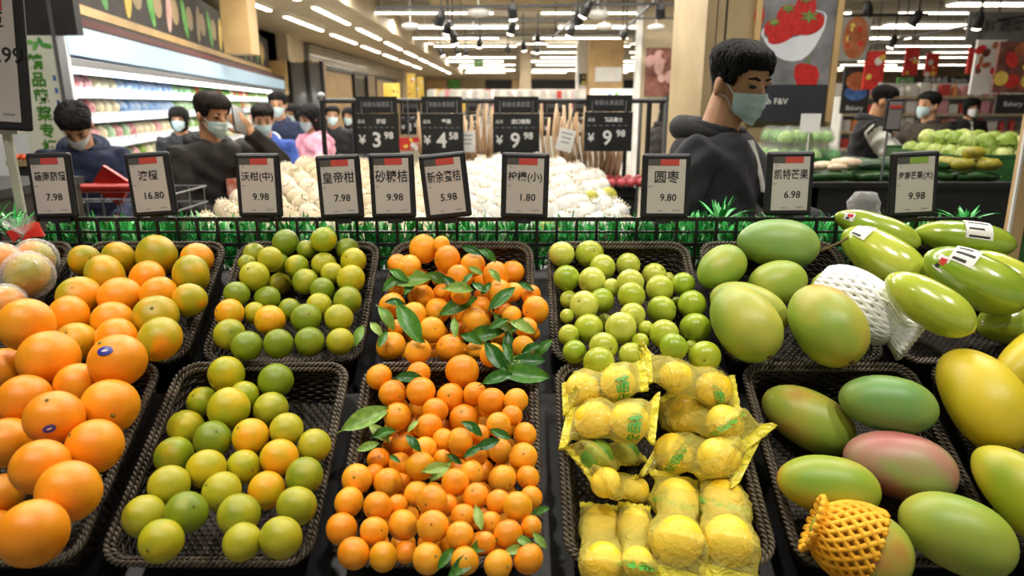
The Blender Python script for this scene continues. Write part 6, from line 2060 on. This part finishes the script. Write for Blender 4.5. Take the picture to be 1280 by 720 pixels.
for k in range(18):
    ly, j, i = k // 9, k // 3 % 3, k % 3
    o = link('potato', PO, None, None, loc=(px0_ + i * .055 + .01 * ly, 3.95 + j * .05 + .02 * ly, 1.046 + .018 + .034 * ly), scale=(.026, .0235, .022), rot=(0, 0, rng.uniform(-.3, .3))); tag(o, 'brown potato piled beside the rack post', 'potato', 'potatoes beside the rack post')
    link('eye_spot', POEm, None, o)

# ------------------------------------------------------------------ shopping basket of the man in the hoodie
m_redp = mat('basket_red', '#b32018', '#cc3326', rough=.4, scale=10)
sb0 = onY(132, 250, 3.0)
cart = empty('shopping_trolley', loc=(onY(132, 240, 2.75).x, 2.75, 0)); tag(cart, 'wire shopping trolley with a red handle in front of the hoodie man', 'trolley')
zt = onY(132, 243, 2.75).z
for k in range(9):
    x_ = -.26 + .065 * k
    link('wire', MB().tube([(x_, -.12, zt - .32), (x_, -.14, zt)], .0028, 5).mesh('wire', False), steel, cart)
    link('wire', MB().tube([(x_, .28, zt - .25), (x_, .30, zt)], .0028, 5).mesh('wire', False), steel, cart)
for z_ in (zt, zt - .07, zt - .14, zt - .21, zt - .3):
    link('wire_ring', MB().tube([(-.27, -.14, z_), (.27, -.14, z_), (.27, .30, z_), (-.27, .30, z_)], .004, 6, closed=True).mesh('wire_ring', False), steel, cart)
link('handle', MB().tube([(-.30, -.17, zt + .045), (.30, -.17, zt + .045)], .017, 10).mesh('handle', False), m_redp, cart)
boxobj('child_seat', (.10, -.12, zt + .05), (.12, .02, .10), m_redp, cart, rot=(0, R(35), 0))
boxobj('handle_label', (-.08, -.19, zt + .06), (.11, .012, .05), mat('label_grey', '#8f8a7a', rough=.5), cart)
for sx in (-1, 1):
    link('leg', MB().tube([(sx * .25, -.1, .06), (sx * .26, -.1, zt)], .012, 8).mesh('leg', False), steel, cart)
    link('leg', MB().tube([(sx * .2, .26, .06), (sx * .26, .29, zt - .2)], .012, 8).mesh('leg', False), steel, cart)
    for y_ in (-.1, .26): link('wheel', MB().tube([(sx * .22 - .012, y_, .06), (sx * .22 + .012, y_, .06)], .06, 14).mesh('wheel', False), m_dark, cart)

# ------------------------------------------------------------------ vegetable island at the right
def crate_box(name, x0, x1, y0, y1, z0, z1, mt, label):
    t = empty(name, loc=((x0 + x1) / 2, (y0 + y1) / 2, z0)); tag(t, label, 'crate' if 'crate' in name else 'display table')
    W, D, H = x1 - x0, y1 - y0, z1 - z0
    boxobj('bottom', (0, 0, .02), (W, D, .04), mt, t)
    for s in (-1, 1):
        boxobj('side', (s * (W / 2 - .012), 0, H / 2), (.024, D, H), mt, t)
        boxobj('side', (0, s * (D / 2 - .012), H / 2), (W, .024, H), mt, t)
        boxobj('edge_rail', (0, s * (D / 2 - .012), H + .005), (W + .01, .034, .02), mt, t)
    boxobj('fill_board', (0, 0, H - .06), (W - .04, D - .04, .02), mt, t)
    return t
vx0, vx1 = onY(1000, 220, 3.1).x, onY(1262, 220, 3.1).x
crate_box('vegetable_table', vx0, vx1, 2.95, 3.75, 0, 1.16, m_crate, 'black vegetable bin holding cucumbers behind the papaya price tag')
m_cuc = mat('cucumber_dark', '#16331a', '#345c2a', rough=.35, scale=5, objrand=.5)
CU = MB().tube([(-.5, 0, 0), (-.48, 0, .004), (-.3, .0, .02), (0, 0, .03), (.3, 0, .02), (.47, 0, .004), (.5, 0, 0)], [.03, .07, .10, .105, .10, .08, .03], 10).mesh('cucumber'); CU.materials.append(m_cuc)
CUE = MB().tube([(.49, 0, 0), (.56, 0, .01)], .025, 6).mesh('stem'); CUE.materials.append(m_sgreen)
spots = [(ly, r_, c_) for ly in range(3) for r_ in range((13, 8, 6)[ly]) for c_ in range(4) if ly < 2 or c_ in (1, 2)]
for ly, r_, c_ in spots:
    sc = rng.uniform(.182, .196)
    o = link('cucumber', CU, None, None, loc=(vx0 + .139 + c_ * .2195 + rng.uniform(-.001, .001), 3.02 + ly * .05 + r_ * .056 + .028 * (ly % 2), 1.112 + .026 + .044 * ly), scale=sc, rot=(0, 0, rng.uniform(-.03, .03) + (math.pi if rng.random() < .4 else 0)))
    tag(o, 'dark green cucumber in the black bin behind the papayas', 'cucumber', 'cucumbers in the black bin')
    link('stem', CUE, None, o)
m_dai = mat('radish_pale', '#d3b894', '#ecd9bd', rough=.5, scale=5)
DA = MB().tube([(-.5, 0, 0), (-.4, 0, 0), (0, 0, .01), (.4, 0, .01), (.5, 0, 0)], [.03, .15, .19, .14, .04], 12).mesh('radish'); DA.materials.append(m_dai)
CTOP = 1.112 + .026 + .044 + .026            # top of the second cucumber layer
for k, (dx, yy, s_) in enumerate(((.205, 3.155, .15), (.055, 3.105, .10), (.055, 3.15, .10), (.055, 3.195, .09), (.165, 3.105, .09), (.165, 3.205, .09), (.165, 3.245, .09))):
    o = link('pale_radish', DA, None, None, loc=(vx0 + dx + (.02 if k == 0 else 0), yy, CTOP + .19 * s_), scale=s_, rot=(0, 0, rng.uniform(-.06, .06)))
    tag(o, 'pale tan root vegetable beside the cucumbers' if k else 'largest pale root vegetable beside the cucumbers', 'root vegetable', 'pale roots beside the cucumbers')
    link('stem', CUE, None, o)
m_sq = mat('squash_olive', '#7f7a1e', '#b0a638', rough=.4, scale=3)
SQ = MB().tube([(-.5, 0, 0), (-.42, 0, 0), (-.1, 0, .02), (.25, 0, .02), (.45, 0, 0), (.5, 0, 0)], [.05, .20, .27, .25, .12, .04], 14).mesh('squash'); SQ.materials.append(m_sq)
for k, (dx, yy, dz_) in enumerate(((.72, 3.10, 0), (.84, 3.10, 0), (.72, 3.165, 0), (.84, 3.165, 0), (.72, 3.23, 0), (.84, 3.23, 0), (.78, 3.13, .050))):
    o = link('squash', SQ, None, None, loc=(vx0 + dx, yy, CTOP + .028 + dz_), scale=.105, rot=(0, 0, rng.uniform(-.06, .06)))
    tag(o, 'olive yellow squash lying on the black bin by the lettuce', 'squash', 'olive squashes on the bin')
    link('stem', CUE, None, o)
# lettuce heap
lx0, lx1 = onY(1186, 190, 4.35).x, onY(1300, 190, 4.35).x
m_grn = mat('crate_green', '#1c4a1e', '#2c6a2c', rough=.5, scale=8)
lz = onY(1230, 197, 4.1).z
crate_box('lettuce_crate', lx0, lx1, 4.1, 5.1, 0, lz, m_grn, 'green crate bin under the lettuce heap')
m_let = mat('lettuce', '#8fae3a', '#d6e08a', rough=.5, scale=3, objrand=.4)
def lettuce_mesh(seed):
    r_ = random.Random(seed); mb = MB()
    for k in range(26):
        a = r_.uniform(0, 6.28); el_ = r_.uniform(.1, 1.4)
        d = Vector((math.cos(a) * math.cos(el_), math.sin(a) * math.cos(el_), math.sin(el_)))
        M_ = frame(Vector((-d.y, d.x, .2)), d, d * .55)
        vs = []
        for i in range(5):
            for j in range(5):
                u, v = i / 2 - 1, j / 2 - 1
                vs.append(M_ @ Vector((u * .42, v * .42, .25 - .3 * (u * u + v * v) * .5 + r_.uniform(-.07, .07))))
        mb.add(vs, [(i * 5 + j, i * 5 + j + 1, i * 5 + j + 6, i * 5 + j + 5) for i in range(4) for j in range(4)])
    return mb
LE = []
for i in range(3):
    mb = lettuce_mesh(i); mb.sphere((0, 0, .2), .55, 10, 8); me = mb.mesh('lettuce'); me.materials.append(m_let); LE.append(me)
LEC = MB().tube([(0, 0, -.45), (0, 0, -.1)], [.2, .3], 8).mesh('core'); LEC.materials.append(m_cream)
spots = [(ly, i, j) for ly in range(2) for i in range(4 - ly) for j in range(6 - ly)]
for k, (ly, i, j) in enumerate(spots):
    o = link('lettuce', LE[k % 3], None, None, loc=(lx0 + .095 + (i + .5 * ly) * (lx1 - lx0 - .19) / 3, 4.19 + (j + .5 * ly) * .15, lz - .01 + .084 * ly), scale=(.070, .076, .076), rot=(rng.uniform(-.1, .1), rng.uniform(-.1, .1), rng.uniform(-.2, .2)))
    tag(o, 'pale green lettuce head heaped on the green crate bin', 'lettuce', 'lettuce heap')
    link('core', LEC, None, o)
# bagged greens between the column and the cucumbers
gx0, gx1 = onY(955, 190, 3.85).x, onY(1066, 190, 3.85).x
gz = onY(1000, 200, 3.85).z
crate_box('greens_table', gx0, gx1, 3.8, 4.4, 0, gz, m_grn, 'green bin under the bagged leafy greens beside the column')
m_lg = mat('leafy_green', '#3f9a34', '#b4dc7a', rough=.45, scale=5, objrand=.4)
LG = []
for i in range(2):
    me = lettuce_mesh(20 + i).mesh('greens'); me.materials.append(m_lg); LG.append(me)
f_bag = film_mat('film_bag', '#eef4f0', .12, .12, .9, 25, .35)
f_bag2 = film_mat('film_bag_white', '#ffffff', .14, .15, .9, 25, .35)
BGm = MB().sphere((0, 0, .1), (1.0, .9, 1.05), 18, 12)
r_ = random.Random(8); BGm.v = [tuple(Vector(v) * (1 + r_.uniform(-.06, .09))) for v in BGm.v]
BGme = BGm.mesh('film'); BGme.materials.append(f_bag)
spots = [(ly, j, i) for ly in range(2) for j in range(3) for i in range(4 - ly)]      # 21 bunches, the upper layer in the hollows
sx_ = (gx1 - gx0 - .05) / 4
for k, (ly, j, i) in enumerate(spots):
    o = link('bagged_greens', LG[k % 2], None, None, loc=(gx0 + .025 + (i + .5 + .5 * ly) * sx_, 3.91 + j * .128, gz - .05 + .061 + .100 * ly), scale=(sx_ * .45, .062, .056), rot=(0, 0, 0))
    tag(o, 'bunch of leafy greens in a clear bag beside the wooden column', 'bagged greens', 'bagged greens')
    link('film', BGme, None, o)
a_, b_ = onY(1002, 142, 3.833), onY(1024, 165, 3.833)
o = boxobj('white_card', (a_ + b_) / 2, (b_.x - a_.x, .006, a_.z - b_.z), m_white); tag(o, 'white card standing among the bagged greens', 'card')
link('stick', MB().tube([(0, .004, 0), (0, .004, gz - o.location.z)], .004, 5).mesh('stick', False), m_white, o)
# slim device on a stand in front of the padded jacket
p0, p1 = onY(1109, 124, 3.0), onY(1124, 164, 3.0)
dv = empty('price_scanner', loc=((p0 + p1) / 2)); tag(dv, 'slim dark display on a thin stand among the cucumbers', 'display')
boxobj('case', (0, 0, 0), (p1.x - p0.x, .02, p0.z - p1.z), m_bez, dv, bevel=.004)
boxobj('screen', (0, -.011, 0), (p1.x - p0.x - .014, .003, p0.z - p1.z - .018), mat('scr_grey', '#7e7a78', '#8f8b88', rough=.3, scale=4), dv)
boxobj('red_line', (0, -.013, .035), (p1.x - p0.x - .02, .002, .012), m_rd, dv)
link('stand', MB().tube([(-.012, .005, -(p0.z - p1.z) / 2), (-.012, .005, 1.111 - dv.location.z)], .005, 6).mesh('stand', False), steel, dv)
# clear bag with pinkish content behind the fence
crate_box('side_crate', .80, 1.10, 1.60, 1.86, 0, 1.165, m_crate, 'low black crate behind the fence under the clear bag')
pb_ = onY(1088, 262, 1.72)
bg = empty('clear_bag', loc=(pb_.x + .01, 1.725, 1.117)); bg.scale = (.8, .8, .72); tag(bg, 'clear plastic bag with pinkish contents behind the papayas', 'plastic bag')
mb = MB().sphere((0, 0, .075), (.082, .062, .072), 20, 14); r_ = random.Random(2)
link('content', mb.mesh('content'), mat('bag_content', '#c89a84', '#e0bda8', rough=.6, scale=9), bg)
mb = MB(); rings = []
for i, (z, w) in enumerate(((.0, .06), (.03, .085), (.08, .088), (.13, .07), (.17, .045), (.20, .05), (.235, .03))):
    rings.append([Vector((w * math.cos(a) * (1 + r_.uniform(-.12, .15)) - (.03 if z > .12 else 0), w * .8 * math.sin(a) * (1 + r_.uniform(-.12, .15)), z)) for a in [2 * math.pi * k / 18 for k in range(18)]])
link('film', MB().loft(rings).mesh('film'), f_bag2, bg)
# board leaning at the right edge
p0, p1 = onY(1278, 190, 1.9), onY(1262, 320, 1.62)
bd = empty('leaning_board', loc=(p1.x + .02, 1.62, 0)); tag(bd, 'pale wooden board leaning at the end of the fruit stand', 'board')
dz = p0 - Vector((p1.x + .02, 1.62, 0))
link('plank', MB().tube([(0, 0, .0), (dz.x + .01, dz.y, dz.z + .1)], .022, 4).mesh('plank', False), m_wood, bd)
link('edge_strip', MB().tube([(-.018, -.01, .0), (dz.x - .008, dz.y - .01, dz.z + .1)], .006, 4).mesh('edge_strip', False), m_white, bd)
# dark cabinet and red apples at the left edge
cb = empty('dark_cabinet', loc=(onY(34, 220, 2.1).x - .21, 2.15, 0)); tag(cb, 'dark brown cabinet behind the pale display pole', 'cabinet')
boxobj('body', (0, 0, .62), (.42, .4, 1.24), mat('cab_brown', '#1f1812', '#2c231a', rough=.6, scale=5), cb)
boxobj('top', (0, 0, 1.25), (.44, .42, .025), m_dark, cb)
m_to = mat('tomato', '#c8431c', '#e0692c', rough=.3, scale=2)
TO = citrus_mesh('tomato', 3, .85, .06); TO.materials.append(m_to)
for k in range(10):
    p = Vector((onY(48, 190, 4.0).x + .041 * (k % 5 - 2), 3.93 + .045 * (k // 5), 0))
    o = link('tomato', TO, None, None, loc=(p.x, p.y, 1.193 + .0165), scale=.0195); tag(o, 'orange-red tomato on the ledge below the vertical sign', 'tomato', 'tomatoes below the vertical sign')
    link('stem', APS, None, o)
tl = empty('tomato_ledge', loc=(onY(48, 190, 4.0).x, 4.04, 0)); tag(tl, 'narrow dark ledge carrying tomatoes under the vertical sign', 'display table')
boxobj('body', (0, 0, .58), (.2, .3, 1.16), m_crate, tl); boxobj('top', (0, 0, 1.178), (.22, .32, .03), m_wood2, tl)

bpy.data.scenes.remove(TMP)
